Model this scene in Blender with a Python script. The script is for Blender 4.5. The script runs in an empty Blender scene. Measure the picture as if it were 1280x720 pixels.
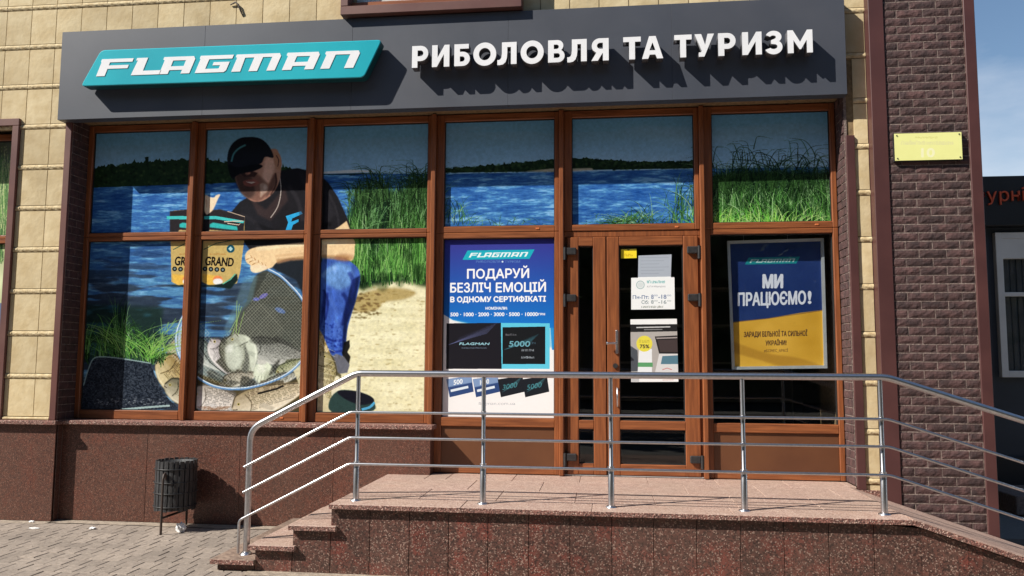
import bpy, bmesh, math, random
import numpy as np
from mathutils import Vector
R_ = math.radians
rnd = random.Random(7)
nr = np.random.default_rng(11)
sc = bpy.context.scene
COL = sc.collection

# ------------------------------------------------------------------ camera
YAW, PITCH, ROLL, FPX = R_(-6.81), R_(5.254), R_(0.311), 1000.0
CAM = np.array([0, -7.57, 1.62])
_cy, _sy, _cp, _sp, _cr, _sr = math.cos(YAW), math.sin(YAW), math.cos(PITCH), math.sin(PITCH), math.cos(ROLL), math.sin(ROLL)
_f = np.array([_sy*_cp, _cy*_cp, _sp]); _r = np.array([_cy, -_sy, 0]); _u = np.cross(_r, _f)
_r2 = _cr*_r + _sr*_u; _u2 = -_sr*_r + _cr*_u
def at(px, py, Y=0.0):
    """surveyed point of the photograph -> metres on the vertical plane at depth Y"""
    d = ((px-640)/FPX)*_r2 - ((py-360)/FPX)*_u2 + _f
    return CAM + (Y-CAM[1])/d[1]*d
def at_floor(px, py, Z=0.0):
    d = ((px-640)/FPX)*_r2 - ((py-360)/FPX)*_u2 + _f
    return CAM + (Z-CAM[2])/d[2]*d
cd = bpy.data.cameras.new("camera"); cam = bpy.data.objects.new("camera", cd); COL.objects.link(cam)
from mathutils import Matrix
M3 = Matrix((_r2, _u2, -_f)).transposed()
cam.matrix_world = Matrix.Translation(Vector(CAM)) @ M3.to_4x4()
cd.sensor_width = 36; cd.lens = 36*FPX/1280; cd.clip_end = 2000; cd.clip_start = 0.05
sc.camera = cam

# ------------------------------------------------------------------ light
SUN = Vector((-1.68, -1.0, 1.72)).normalized()          # towards the sun
w = bpy.data.worlds.new("World"); sc.world = w; w.use_nodes = True
nt = w.node_tree; bg = nt.nodes['Background']
sky = nt.nodes.new('ShaderNodeTexSky'); sky.sky_type = 'NISHITA'; sky.sun_disc = False
sky.sun_elevation = math.asin(SUN.z); sky.sun_rotation = math.atan2(SUN.x, SUN.y)
sky.air_density = 1.25; sky.dust_density = 0.2; sky.ozone_density = 3.5
tc = nt.nodes.new('ShaderNodeTexCoord')
mp = nt.nodes.new('ShaderNodeMapping'); mp.inputs['Scale'].default_value = (1, 1, 3.2)
cn = nt.nodes.new('ShaderNodeTexNoise'); cn.inputs['Scale'].default_value = 2.3; cn.inputs['Detail'].default_value = 7; cn.inputs['Roughness'].default_value = .55
cr = nt.nodes.new('ShaderNodeValToRGB'); cr.color_ramp.elements[0].position = .50; cr.color_ramp.elements[1].position = .80
cr.color_ramp.elements[1].color = (.8, .8, .8, 1)
mx = nt.nodes.new('ShaderNodeMix'); mx.data_type = 'RGBA'; mx.inputs['B'].default_value = (7.0, 7.6, 8.6, 1)
nt.links.new(tc.outputs['Generated'], mp.inputs['Vector']); nt.links.new(mp.outputs[0], cn.inputs['Vector'])
sz = nt.nodes.new('ShaderNodeSeparateXYZ'); nt.links.new(tc.outputs['Generated'], sz.inputs[0])
mr_ = nt.nodes.new('ShaderNodeMapRange'); mr_.inputs['From Min'].default_value = .20; mr_.inputs['From Max'].default_value = .38; mr_.inputs['To Min'].default_value = .24; mr_.inputs['To Max'].default_value = -.14
nt.links.new(sz.outputs[2], mr_.inputs[0]); ad_ = nt.nodes.new('ShaderNodeMath'); nt.links.new(mr_.outputs[0], ad_.inputs[0]); nt.links.new(cn.outputs['Fac'], ad_.inputs[1])
nt.links.new(ad_.outputs[0], cr.inputs[0]); nt.links.new(cr.outputs[0], mx.inputs['Factor'])
nt.links.new(sky.outputs[0], mx.inputs['A']); nt.links.new(mx.outputs['Result'], bg.inputs['Color'])
bg.inputs['Strength'].default_value = 0.07
sl = bpy.data.lights.new("sun", 'SUN'); sl.energy = 5.0; sl.angle = R_(0.5); sl.color = (1.0, .95, .86)
so = bpy.data.objects.new("sun", sl); COL.objects.link(so); so.rotation_mode = 'QUATERNION'
so.rotation_quaternion = SUN.to_track_quat('Z', 'Y'); so.location = (-12, -12, 14)
sc.view_settings.view_transform = 'Standard'; sc.view_settings.look = 'None'
sc.view_settings.exposure = 0.62; sc.view_settings.gamma = 1.0
sc.view_settings.use_curve_mapping = False
try:
    sc.cycles.use_denoising = True; sc.cycles.max_bounces = 6
except Exception: pass

# ------------------------------------------------------------------ materials
def lin(c):
    c = [v/255. for v in c]
    return tuple((v/12.92 if v <= .04045 else ((v+.055)/1.055)**2.4) for v in c)
def mat(name, base, base2=None, rough=.6, scale=20, bump=0, bscale=60, metal=0, stretch=(1, 1, 1), rand=0, spec=.5, detail=5, lo=.35, hi=.65, coord='pos', extra=None, rough2=None, dirt=None):
    m = bpy.data.materials.new(name); m.use_nodes = True; t = m.node_tree; N = t.nodes; L = t.links
    b = N['Principled BSDF']; b.inputs['Roughness'].default_value = rough; b.inputs['Metallic'].default_value = metal
    b.inputs['Specular IOR Level'].default_value = spec
    if coord == 'pos':
        g = N.new('ShaderNodeNewGeometry'); vec = g.outputs['Position']
    else:
        g = N.new('ShaderNodeTexCoord'); vec = g.outputs['Object']
    mpn = N.new('ShaderNodeMapping'); mpn.inputs['Scale'].default_value = stretch; L.new(vec, mpn.inputs[0])
    if rand:
        oi = N.new('ShaderNodeObjectInfo'); ad = N.new('ShaderNodeVectorMath'); ad.operation = 'SCALE'
        cx = N.new('ShaderNodeCombineXYZ'); L.new(oi.outputs['Random'], cx.inputs[0]); L.new(oi.outputs['Random'], cx.inputs[2])
        L.new(cx.outputs[0], ad.inputs[0]); ad.inputs['Scale'].default_value = 37
        a2 = N.new('ShaderNodeVectorMath'); L.new(mpn.outputs[0], a2.inputs[0]); L.new(ad.outputs[0], a2.inputs[1]); vout = a2.outputs[0]
    else: vout = mpn.outputs[0]
    nz = N.new('ShaderNodeTexNoise'); nz.inputs['Scale'].default_value = scale; nz.inputs['Detail'].default_value = detail; L.new(vout, nz.inputs['Vector'])
    rp = N.new('ShaderNodeValToRGB'); rp.color_ramp.elements[0].position = lo; rp.color_ramp.elements[1].position = hi
    rp.color_ramp.elements[0].color = (*base, 1); rp.color_ramp.elements[1].color = (*(base2 or base), 1)
    L.new(nz.outputs['Fac'], rp.inputs[0]); out = rp.outputs[0]
    if extra: out = extra(N, L, vec, out)
    if rand:
        hs = N.new('ShaderNodeHueSaturation'); mr = N.new('ShaderNodeMapRange')
        mr.inputs['To Min'].default_value = 1-rand; mr.inputs['To Max'].default_value = 1+rand
        L.new(oi.outputs['Random'], mr.inputs[0]); L.new(mr.outputs[0], hs.inputs['Value']); L.new(out, hs.inputs['Color']); out = hs.outputs[0]
    if dirt:   # large soft stains
        n3 = N.new('ShaderNodeTexNoise'); n3.inputs['Scale'].default_value = dirt[1]; n3.inputs['Detail'].default_value = 6
        L.new(vec, n3.inputs['Vector'])
        r3 = N.new('ShaderNodeValToRGB'); r3.color_ramp.elements[0].position = .42; r3.color_ramp.elements[1].position = .68
        r3.color_ramp.elements[0].color = (0, 0, 0, 1); r3.color_ramp.elements[1].color = (dirt[2],)*3+(1,)
        L.new(n3.outputs['Fac'], r3.inputs[0])
        m3 = N.new('ShaderNodeMix'); m3.data_type = 'RGBA'; L.new(r3.outputs[0], m3.inputs['Factor']); L.new(out, m3.inputs['A']); m3.inputs['B'].default_value = (*dirt[0], 1)
        out = m3.outputs['Result']
    L.new(out, b.inputs['Base Color'])
    if rough2 is not None:
        mr2 = N.new('ShaderNodeMapRange'); mr2.inputs['To Min'].default_value = rough; mr2.inputs['To Max'].default_value = rough2
        L.new(nz.outputs['Fac'], mr2.inputs[0]); L.new(mr2.outputs[0], b.inputs['Roughness'])
    if bump:
        n2 = N.new('ShaderNodeTexNoise'); n2.inputs['Scale'].default_value = bscale; n2.inputs['Detail'].default_value = 6; L.new(vout, n2.inputs['Vector'])
        bp = N.new('ShaderNodeBump'); bp.inputs['Strength'].default_value = bump; bp.inputs['Distance'].default_value = .02
        L.new(n2.outputs['Fac'], bp.inputs['Height']); L.new(bp.outputs[0], b.inputs['Normal'])
    return m
def speckle(dark, light, red, sc1=90, redamt=.6):
    def ex(N, L, vec, out):
        def vor(scale, lo, hi, col, prev, nscale=None, amt=1):
            v = N.new('ShaderNodeTexVoronoi'); v.inputs['Scale'].default_value = scale; L.new(vec, v.inputs['Vector'])
            s = N.new('ShaderNodeSeparateColor'); L.new(v.outputs['Color'], s.inputs[0])
            r = N.new('ShaderNodeMapRange'); r.inputs['From Min'].default_value = lo; r.inputs['From Max'].default_value = hi; r.inputs['To Max'].default_value = amt
            L.new(s.outputs[0], r.inputs[0]); m = N.new('ShaderNodeMix'); m.data_type = 'RGBA'
            L.new(r.outputs[0], m.inputs['Factor']); L.new(prev, m.inputs['A']); m.inputs['B'].default_value = (*col, 1); return m.outputs['Result']
        n = N.new('ShaderNodeTexNoise'); n.inputs['Scale'].default_value = 4.2; n.inputs['Detail'].default_value = 5; n.inputs['Roughness'].default_value = .62; L.new(vec, n.inputs['Vector'])
        r = N.new('ShaderNodeMapRange'); r.inputs['From Min'].default_value = .5; r.inputs['From Max'].default_value = .68; r.inputs['To Max'].default_value = redamt
        L.new(n.outputs['Fac'], r.inputs[0]); m = N.new('ShaderNodeMix'); m.data_type = 'RGBA'
        L.new(r.outputs[0], m.inputs['Factor']); L.new(out, m.inputs['A']); m.inputs['B'].default_value = (*red, 1)
        o = vor(sc1, .62, .82, dark, m.outputs['Result'], amt=.8)
        o = vor(sc1*1.25, .86, .93, light, o, amt=.85)
        return o
    return ex
M = {}
M['beige'] = mat('beige_split_stone', lin((208, 190, 152)), lin((193, 172, 131)), .85, 7, .16, 24, rand=.09, dirt=(lin((156, 136, 100)), 1.6, .45))
M['ridge'] = mat('beige_rope_moulding', lin((206, 188, 150)), lin((182, 160, 120)), .85, 20, .3, 50, rand=.05)
M['grout'] = mat('dark_grout', lin((138, 116, 84)), lin((112, 92, 66)), .95, 30)
M['brick'] = mat('brown_clinker_brick', lin((82, 57, 55)), lin((54, 38, 38)), .78, 14, .45, 45, rand=.26, detail=8)
M['mortar'] = mat('pale_mortar', lin((140, 124, 116)), lin((100, 86, 80)), .95, 40, .4, 80)
M['trim'] = mat('brown_metal_trim', lin((104, 66, 60)), lin((92, 58, 54)), .45, 3, dirt=(lin((128, 98, 88)), 1.7, .35))
M['wood_v'] = mat('golden_oak_laminate_upright', lin((148, 87, 50)), lin((108, 60, 35)), .38, 9, .06, 60, stretch=(5, 5, .35), detail=8, lo=.3, hi=.7)
M['wood_h'] = mat('golden_oak_laminate_level', lin((150, 89, 52)), lin((108, 60, 35)), .38, 9, .06, 60, stretch=(.35, 5, 5), detail=8, lo=.3, hi=.7)
M['brown_panel'] = mat('brown_infill_panel', lin((104, 66, 42)), lin((90, 55, 36)), .4, 2)
M['trim_dark'] = mat('dark_brown_metal_trim', lin((82, 50, 48)), lin((72, 43, 42)), .45, 3)
M['sign'] = mat('anthracite_composite_panel', lin((70, 74, 84)), lin((61, 65, 75)), .5, 1.2, dirt=(lin((100, 98, 102)), 1.1, .22))
M['turq'] = mat('turquoise_acrylic', lin((34, 176, 190)), lin((26, 164, 180)), .3, 1.5)
M['turq_side'] = mat('dark_teal_edge', lin((14, 70, 78)), None, .4)
M['white'] = mat('white_acrylic', (.84, .84, .86), (.78, .78, .80), .35, 3)
M['white_side'] = mat('letter_return', (.08, .08, .09), None, .5)
M['granite'] = mat('polished_brown_granite', lin((100, 63, 51)), lin((80, 53, 45)), .34, 30, extra=speckle(lin((54, 38, 34)), lin((132, 100, 86)), lin((118, 60, 46)), 135, .38), rough2=.5, spec=.4, rand=.06, dirt=(lin((112, 88, 76)), 1.2, .15))
M['granite_front'] = mat('polished_speckled_granite', lin((98, 65, 57)), lin((72, 52, 46)), .34, 30, extra=speckle(lin((44, 33, 31)), lin((148, 124, 112)), lin((130, 58, 48)), 100, .55), rough2=.5, rand=.13, spec=.4, dirt=(lin((120, 98, 86)), 1.6, .14))
M['granite_top'] = mat('dusty_pink_granite_slab', lin((178, 152, 138)), lin((158, 132, 120)), .5, 12, extra=speckle(lin((128, 98, 88)), lin((206, 184, 170)), lin((176, 136, 118)), 120, .3), rough2=.65, rand=.05, dirt=(lin((160, 140, 124)), 1.6, .4))
M['step_concrete'] = mat('worn_grey_step_slab', lin((150, 128, 112)), lin((112, 92, 80)), .85, 25, .5, 80, dirt=(lin((84, 68, 58)), 3, .5))
M['granite_edge'] = mat('rough_granite_nosing', lin((150, 106, 94)), lin((96, 66, 58)), .75, 60, .8, 90, extra=speckle(lin((70, 48, 44)), lin((196, 168, 152)), lin((158, 92, 78)), 110, .4))
M['joint'] = mat('cement_joint', lin((150, 132, 122)), lin((116, 98, 90)), .95, 40)
M['paver'] = mat('grey_concrete_paver', lin((152, 139, 127)), lin((130, 118, 108)), .88, 30, .35, 120, rand=.15, dirt=(lin((112, 102, 94)), 1.3, .5))
M['pave_sand'] = mat('sandy_paving_joint', lin((112, 100, 90)), lin((92, 82, 74)), .95, 60, .3, 90)
M['cement'] = mat('smeared_cement', lin((160, 146, 130)), lin((130, 117, 104)), .9, 20, .4, 60)
M['steel'] = mat('brushed_stainless_steel', (.60, .60, .62), (.5, .5, .52), .26, 40, metal=1, rough2=.36)
M['black'] = mat('black_painted_metal', (.018, .018, .02), (.03, .028, .028), .45, 20)
M['bin'] = mat('worn_black_slats', (.02, .02, .022), (.045, .045, .047), .5, 14, .3, 60, stretch=(3, 3, .6), coord='pos')
M['rust'] = mat('dark_brown_iron', (.05, .028, .02), (.03, .02, .015), .6, 20)
M['plastic_white'] = mat('crumpled_white_plastic', (.8, .8, .8), (.7, .7, .7), .4, 10)
M['alu'] = mat('satin_aluminium', (.62, .66, .68), (.54, .58, .6), .4, 8, metal=.6)
M['interior'] = mat('dim_shop_interior', (.10, .095, .09), (.15, .14, .13), .8, 2)
M['shelf'] = mat('shop_shelving', (.4, .38, .34), (.5, .46, .42), .7, 3)
M['dark_facade'] = mat('dark_blue_facade', lin((58, 66, 78)), lin((50, 58, 68)), .5, 2)
M['fascia2'] = mat('charcoal_fascia', lin((38, 39, 42)), lin((32, 33, 36)), .5, 2)
M['red_letter'] = mat('brick_red_letter', lin((214, 92, 58)), None, .5)
M['pvc'] = mat('white_pvc', (.78, .78, .76), (.7, .7, .68), .4, 3)
M['cap_orange'] = mat('orange_drain_cap', lin((196, 112, 66)), None, .4)
M['asphalt'] = mat('dusty_asphalt', (.17, .16, .15), (.21, .2, .185), .9, 40, .4, 90)
M['seal'] = mat('black_rubber_gasket', (.012, .012, .012), None, .6)
M['yellow'] = mat('yellow_enamel', lin((226, 226, 96)), lin((214, 214, 84)), .4, 2)
def glassmat(name, tint=(.98, .99, .99), k=1.0):
    m = bpy.data.materials.new(name); m.use_nodes = True; t = m.node_tree; N = t.nodes; L = t.links
    for n in list(N):
        if n.type == 'BSDF_PRINCIPLED': N.remove(n)
    o = N['Material Output']; tr = N.new('ShaderNodeBsdfTransparent'); tr.inputs[0].default_value = (*tint, 1)
    gl = N.new('ShaderNodeBsdfGlossy'); gl.inputs['Roughness'].default_value = .01
    fr = N.new('ShaderNodeFresnel'); gb = N.new('ShaderNodeNewGeometry'); io = N.new('ShaderNodeMapRange'); io.inputs['To Min'].default_value = 1.5; io.inputs['To Max'].default_value = 1/1.5
    L.new(gb.outputs['Backfacing'], io.inputs[0]); L.new(io.outputs[0], fr.inputs[0])
    nz = N.new('ShaderNodeTexNoise'); nz.inputs['Scale'].default_value = 1.5; g = N.new('ShaderNodeNewGeometry'); L.new(g.outputs['Position'], nz.inputs['Vector'])
    bp = N.new('ShaderNodeBump'); bp.inputs['Strength'].default_value = .08; bp.inputs['Distance'].default_value = .01
    L.new(nz.outputs['Fac'], bp.inputs['Height']); L.new(bp.outputs[0], gl.inputs['Normal'])
    mx = N.new('ShaderNodeMixShader'); L.new(fr.outputs[0], mx.inputs[0]); L.new(tr.outputs[0], mx.inputs[1]); L.new(gl.outputs[0], mx.inputs[2]); L.new(mx.outputs[0], o.inputs[0])
    return m
M['glass'] = glassmat('window_glass')

# ------------------------------------------------------------------ object helpers
ORG = {}
def tag(o, label=None, cat=None, group=None, kind=None):
    if label: o['label'] = label
    if cat: o['category'] = cat
    if group: o['group'] = group
    if kind: o['kind'] = kind
    return o
def empty(name, loc, label=None, cat=None, group=None, kind=None):
    o = bpy.data.objects.new(name, None); COL.objects.link(o); o.location = loc; o.empty_display_size = .1
    ORG[o.name] = Vector(loc); return tag(o, label, cat, group, kind)
def link(name, me, parent=None, loc=(0, 0, 0), rot=None):
    o = bpy.data.objects.new(name, me); COL.objects.link(o); loc = Vector(loc); ORG[o.name] = loc.copy()
    if parent is not None: o.parent = parent; o.location = loc-ORG[parent.name]
    else: o.location = loc
    if rot: o.rotation_euler = rot
    return o
class MB:
    """collects shapes, builds ONE mesh"""
    def __init__(s): s.v = []; s.f = []; s.m = []; s.uv = {}; s.sm = []
    def add(s, vs, fs, mi=0, smooth=False):
        b = len(s.v); s.v += [tuple(map(float, v)) for v in vs]
        for f in fs: s.f.append(tuple(i+b for i in f)); s.m.append(mi); s.sm.append(smooth)
    def box(s, x0, x1, y0, y1, z0, z1, c=0.0, mi=0):
        if c <= 0:
            s.add([(x0, y0, z0), (x1, y0, z0), (x1, y1, z0), (x0, y1, z0), (x0, y0, z1), (x1, y0, z1), (x1, y1, z1), (x0, y1, z1)],
                  [(0, 3, 2, 1), (4, 5, 6, 7), (0, 1, 5, 4), (1, 2, 6, 5), (2, 3, 7, 6), (3, 0, 4, 7)], mi); return
        vs = []; idx = {}
        lo = (x0, y0, z0); hi = (x1, y1, z1)
        for i in (0, 1):
            for j in (0, 1):
                for k in (0, 1):
                    for a in range(3):
                        p = []
                        for ax, bit in enumerate((i, j, k)):
                            base = hi[ax] if bit else lo[ax]; d = -c if bit else c
                            p.append(base if ax == a else base+d)
                        idx[(i, j, k, a)] = len(vs); vs.append(p)
        fs = []
        def q(*k): fs.append(tuple(idx[t] for t in k))
        q((0, 0, 0, 0), (0, 0, 1, 0), (0, 1, 1, 0), (0, 1, 0, 0)); q((1, 0, 0, 0), (1, 1, 0, 0), (1, 1, 1, 0), (1, 0, 1, 0))
        q((0, 0, 0, 1), (1, 0, 0, 1), (1, 0, 1, 1), (0, 0, 1, 1)); q((0, 1, 0, 1), (0, 1, 1, 1), (1, 1, 1, 1), (1, 1, 0, 1))
        q((0, 0, 0, 2), (0, 1, 0, 2), (1, 1, 0, 2), (1, 0, 0, 2)); q((0, 0, 1, 2), (1, 0, 1, 2), (1, 1, 1, 2), (0, 1, 1, 2))
        for i in (0, 1):
            for j in (0, 1):
                q((i, j, 0, 0), (i, j, 1, 0), (i, j, 1, 1), (i, j, 0, 1))
                q((i, 0, j, 0), (i, 1, j, 0), (i, 1, j, 2), (i, 0, j, 2))
                q((0, i, j, 1), (1, i, j, 1), (1, i, j, 2), (0, i, j, 2))
        for i in (0, 1):
            for j in (0, 1):
                for k in (0, 1): q((i, j, k, 0), (i, j, k, 1), (i, j, k, 2))
        s.add(vs, fs, mi)
    def tube(s, pts, r, n=12, mi=0, caps=True):
        pts = [Vector(p) for p in pts]; rs = r if isinstance(r, (list, tuple)) else [r]*len(pts)
        rings = []; up = None; vs = []
        for i, p in enumerate(pts):
            a = pts[max(i-1, 0)]; b = pts[min(i+1, len(pts)-1)]; t = (b-a).normalized()
            if up is None: up = Vector((0, 0, 1)) if abs(t.z) < .9 else Vector((0, 1, 0))
            u = (up-t*up.dot(t)).normalized(); v = t.cross(u); up = u
            for k in range(n):
                an = 2*math.pi*k/n; vs.append(p+(u*math.cos(an)+v*math.sin(an))*rs[i])
        fs = []
        for i in range(len(pts)-1):
            for k in range(n): fs.append((i*n+k, i*n+(k+1) % n, (i+1)*n+(k+1) % n, (i+1)*n+k))
        s.add(vs, fs, mi, True)
        if caps: s.add([vs[k] for k in range(n)], [tuple(range(n-1, -1, -1))], mi); s.add(vs[-n:], [tuple(range(n))], mi)
    def prism(s, poly, y0, y1, mi=0, c=0):
        """poly: (x,z) outline; extruded along Y"""
        n = len(poly); vs = [(x, y0, z) for x, z in poly]+[(x, y1, z) for x, z in poly]
        s.add(vs, [tuple(range(n)), tuple(range(2*n-1, n-1, -1))]+[(i, i+n, (i+1) % n+n, (i+1) % n) for i in range(n)], mi)
    def lathe(s, prof, cx, cy, n=20, mi=0):
        vs = []; fs = []
        for r, z in prof:
            for k in range(n): a = 2*math.pi*k/n; vs.append((cx+r*math.cos(a), cy+r*math.sin(a), z))
        for i in range(len(prof)-1):
            for k in range(n): fs.append((i*n+k, i*n+(k+1) % n, (i+1)*n+(k+1) % n, (i+1)*n+k))
        s.add(vs, fs, mi, True)
    def mesh(s, name, mats, org=(0, 0, 0)):
        me = bpy.data.meshes.new(name); o = Vector(org)
        me.from_pydata([Vector(v)-o for v in s.v], [], s.f)
        for m in (mats if isinstance(mats, (list, tuple)) else [mats]): me.materials.append(m)
        me.polygons.foreach_set('material_index', s.m); me.polygons.foreach_set('use_smooth', s.sm)
        bm = bmesh.new(); bm.from_mesh(me); bmesh.ops.recalc_face_normals(bm, faces=bm.faces); bm.to_mesh(me); bm.free()
        me.update(); return me
    def build(s, name, mats, parent=None, org=None):
        if org is None: org = ORG[parent.name] if parent is not None else (0, 0, 0)
        return link(name, s.mesh(name, mats, org), parent, org)
def box(name, mats, parent, *a, **k):
    b = MB(); b.box(*a, **k); return b.build(name, mats, parent)

# ------------------------------------------------------------------ printing canvas (film, posters)
def bezier_contours(text):
    cu = bpy.data.curves.new('glyph', 'FONT'); cu.body = text; cu.size = 1
    o = bpy.data.objects.new('glyph', cu); COL.objects.link(o)
    dg = bpy.context.evaluated_depsgraph_get(); dg.update(); ev = o.evaluated_get(dg); c2 = ev.to_curve(dg)
    cs = []
    for sp in c2.splines:
        P = []
        if sp.type == 'BEZIER':
            bp = sp.bezier_points; n = len(bp)
            for i in range(n):
                a = bp[i]; b = bp[(i+1) % n]; p0, p1, p2, p3 = [np.array(v[:2]) for v in (a.co, a.handle_right, b.handle_left, b.co)]
                for t in (0, .25, .5, .75): P.append((1-t)**3*p0+3*(1-t)**2*t*p1+3*(1-t)*t*t*p2+t**3*p3)
        else: P = [np.array(p.co[:2]) for p in sp.points]
        if len(P) > 2: cs.append(np.array(P))
    ev.to_curve_clear(); bpy.data.objects.remove(o); bpy.data.curves.remove(cu)
    return cs
_gl = {}
def glyphs(text):
    if text not in _gl: _gl[text] = bezier_contours(text)
    return _gl[text]
def catmull(pts, k=6, closed=True):
    P = np.array(pts, float); n = len(P); out = []
    rng = range(n) if closed else range(n-1)
    for i in rng:
        if closed: p0, p1, p2, p3 = P[i-1], P[i], P[(i+1) % n], P[(i+2) % n]
        else: p0, p1, p2, p3 = P[max(i-1, 0)], P[i], P[i+1], P[min(i+2, n-1)]
        for j in range(k):
            t = j/k; out.append(.5*((2*p1)+(-p0+p2)*t+(2*p0-5*p1+4*p2-p3)*t*t+(-p0+3*p1-3*p2+p3)*t**3))
    if not closed: out.append(P[-1])
    return np.array(out)
def vnoise(h, w, cy, cx, seed, octv=4, gain=.5):
    g = np.random.default_rng(seed); out = np.zeros((h, w), np.float32); amp = 1; tot = 0
    for o in range(octv):
        ny = max(2, int(h/cy)+2); nx = max(2, int(w/cx)+2); a = g.random((ny, nx), dtype=np.float32)
        y = np.linspace(0, ny-1.001, h); x = np.linspace(0, nx-1.001, w); yi = y.astype(int); xi = x.astype(int)
        fy = (y-yi)[:, None]; fx = (x-xi)[None, :]; fy = fy*fy*(3-2*fy); fx = fx*fx*(3-2*fx)
        r = a[yi][:, xi]*(1-fy)*(1-fx)+a[yi+1][:, xi]*fy*(1-fx)+a[yi][:, xi+1]*(1-fy)*fx+a[yi+1][:, xi+1]*fy*fx
        out += amp*r.astype(np.float32); tot += amp; amp *= gain; cy = max(1.2, cy/2); cx = max(1.2, cx/2)
    return out/tot
class Canvas:
    """a print, laid out on the vertical plane at depth Y between x0..x1, z0..z1"""
    def __init__(s, x0, x1, z0, z1, S, Y, bgc=(128, 128, 128)):
        s.x0, s.x1, s.z0, s.z1, s.S, s.Y = x0, x1, z0, z1, S, Y
        s.W = int((x1-x0)*S); s.H = int((z1-z0)*S); s.a = np.zeros((s.H, s.W, 3), np.float32); s.a[:] = np.array(bgc)/255.
    def p(s, pts):
        P = np.atleast_2d(np.array(pts, float)); d = ((P[:, 0:1]-640)/FPX)*_r2 - ((P[:, 1:2]-360)/FPX)*_u2 + _f
        Q = CAM+((s.Y-CAM[1])/d[:, 1:2])*d
        return np.stack([(Q[:, 0]-s.x0)*s.S, (s.z1-Q[:, 2])*s.S], 1)
    def mask(s, contours, raw=False):
        cs = [c if raw else s.p(c) for c in contours]
        A = np.concatenate(cs); B = np.concatenate([np.roll(c, -1, 0) for c in cs])
        y0 = max(0, int(A[:, 1].min())); y1 = min(s.H, int(A[:, 1].max())+2); x0 = max(0, int(A[:, 0].min())-1); x1 = min(s.W, int(A[:, 0].max())+2)
        if y1 <= y0 or x1 <= x0: return None
        m = np.zeros((y1-y0, x1-x0), np.float32)
        ay, by = A[:, 1], B[:, 1]
        for r in range(y0, y1):
            yc = r+.5; k = (ay <= yc) != (by <= yc)
            if not k.any(): continue
            a = A[k]; b = B[k]; xs = a[:, 0]+(yc-a[:, 1])/(b[:, 1]-a[:, 1])*(b[:, 0]-a[:, 0]); wd = np.where(b[:, 1] > a[:, 1], 1, -1)
            o = np.argsort(xs); xs = xs[o]; wd = wd[o]; acc = 0
            for i in range(len(xs)-1):
                acc += wd[i]
                if acc != 0:
                    l = max(xs[i]-x0, 0); h = min(xs[i+1]-x0, x1-x0)
                    li = int(l+.5); hi = int(h+.5)
                    if hi > li: m[r-y0, li:hi] = 1
        return (x0, y0, m)
    def soft(s, mk, k):
        if mk is None: return None
        x0, y0, m = mk; m = np.pad(m, 2*k); n = k
        for ax in (0, 1):
            for _ in range(2):
                c = np.cumsum(np.pad(m, [(n+1, n) if a == ax else (0, 0) for a in (0, 1)], mode='edge'), axis=ax, dtype=np.float64)
                m = (np.take(c, range(2*n+1, c.shape[ax]), axis=ax)-np.take(c, range(0, c.shape[ax]-2*n-1), axis=ax))/(2*n+1)
        X0 = x0-2*k; Y0 = y0-2*k; cx0 = max(0, X0); cy0 = max(0, Y0)
        m = m[cy0-Y0:min(m.shape[0], s.H-Y0), cx0-X0:min(m.shape[1], s.W-X0)]
        return (cx0, cy0, m.astype(np.float32))
    def put(s, mk, col, a=1.0, clip=None):
        if mk is None: return
        x0, y0, m = mk; h, w_ = m.shape; v = s.a[y0:y0+h, x0:x0+w_]; m = m[:v.shape[0], :v.shape[1], None]*a
        if clip is not None: m = m*clip[y0:y0+h, x0:x0+w_, None]
        c = col[y0:y0+h, x0:x0+w_] if isinstance(col, np.ndarray) and col.ndim == 3 else np.array(col)/255.
        v[:] = v*(1-m)+c*m
    def poly(s, pts, col, a=1, k=0, smooth=False, clip=None):
        if smooth: pts = catmull(pts)
        mk = s.mask([pts])
        if k: mk = s.soft(mk, k)
        s.put(mk, col, a, clip)
    def ell(s, cx, cy, rx, ry, col, a=1, k=0, rot=0, clip=None):
        t = np.linspace(0, 2*np.pi, 40, endpoint=False); c, d = math.cos(rot), math.sin(rot)
        s.poly(np.stack([cx+rx*np.cos(t)*c-ry*np.sin(t)*d, cy+rx*np.cos(t)*d+ry*np.sin(t)*c], 1), col, a, k, clip=clip)
    def line(s, pts, w, col, a=1, taper=False, smooth=False, k=0, clip=None):
        P = catmull(pts, 5, False) if smooth else np.array(pts, float)
        d = np.gradient(P, axis=0); L = np.hypot(d[:, 0], d[:, 1])+1e-6; nrm = np.stack([-d[:, 1]/L, d[:, 0]/L], 1)
        ww = w/2*(np.linspace(1, .15, len(P)) if taper else np.ones(len(P)))[:, None]
        s.poly(np.concatenate([P+nrm*ww, (P-nrm*ww)[::-1]]), col, a, k, clip=clip)
    def text(s, t, x0, x1, y0, y1, col, a=1, bold=0, k=0, slope=0.0, shear=0, clip=None):
        """fit text in the photo rectangle x0..x1 (left/right), y0..y1 (cap top/baseline)"""
        cs = glyphs(t)
        if not cs: return
        A = np.concatenate(cs); mn, mxx = A[:, 0].min(), A[:, 0].max(); cap = .73
        out = []
        for c in cs:
            u = (c[:, 0]-mn)/(mxx-mn); v = c[:, 1]/cap
            X = x0+u*(x1-x0)+v*shear*(y1-y0); Yp = y1-v*(y1-y0)+slope*(X-(x0+x1)/2); out.append(np.stack([X, Yp], 1))
        mk = s.mask(out)
        if mk is None: return
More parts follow.
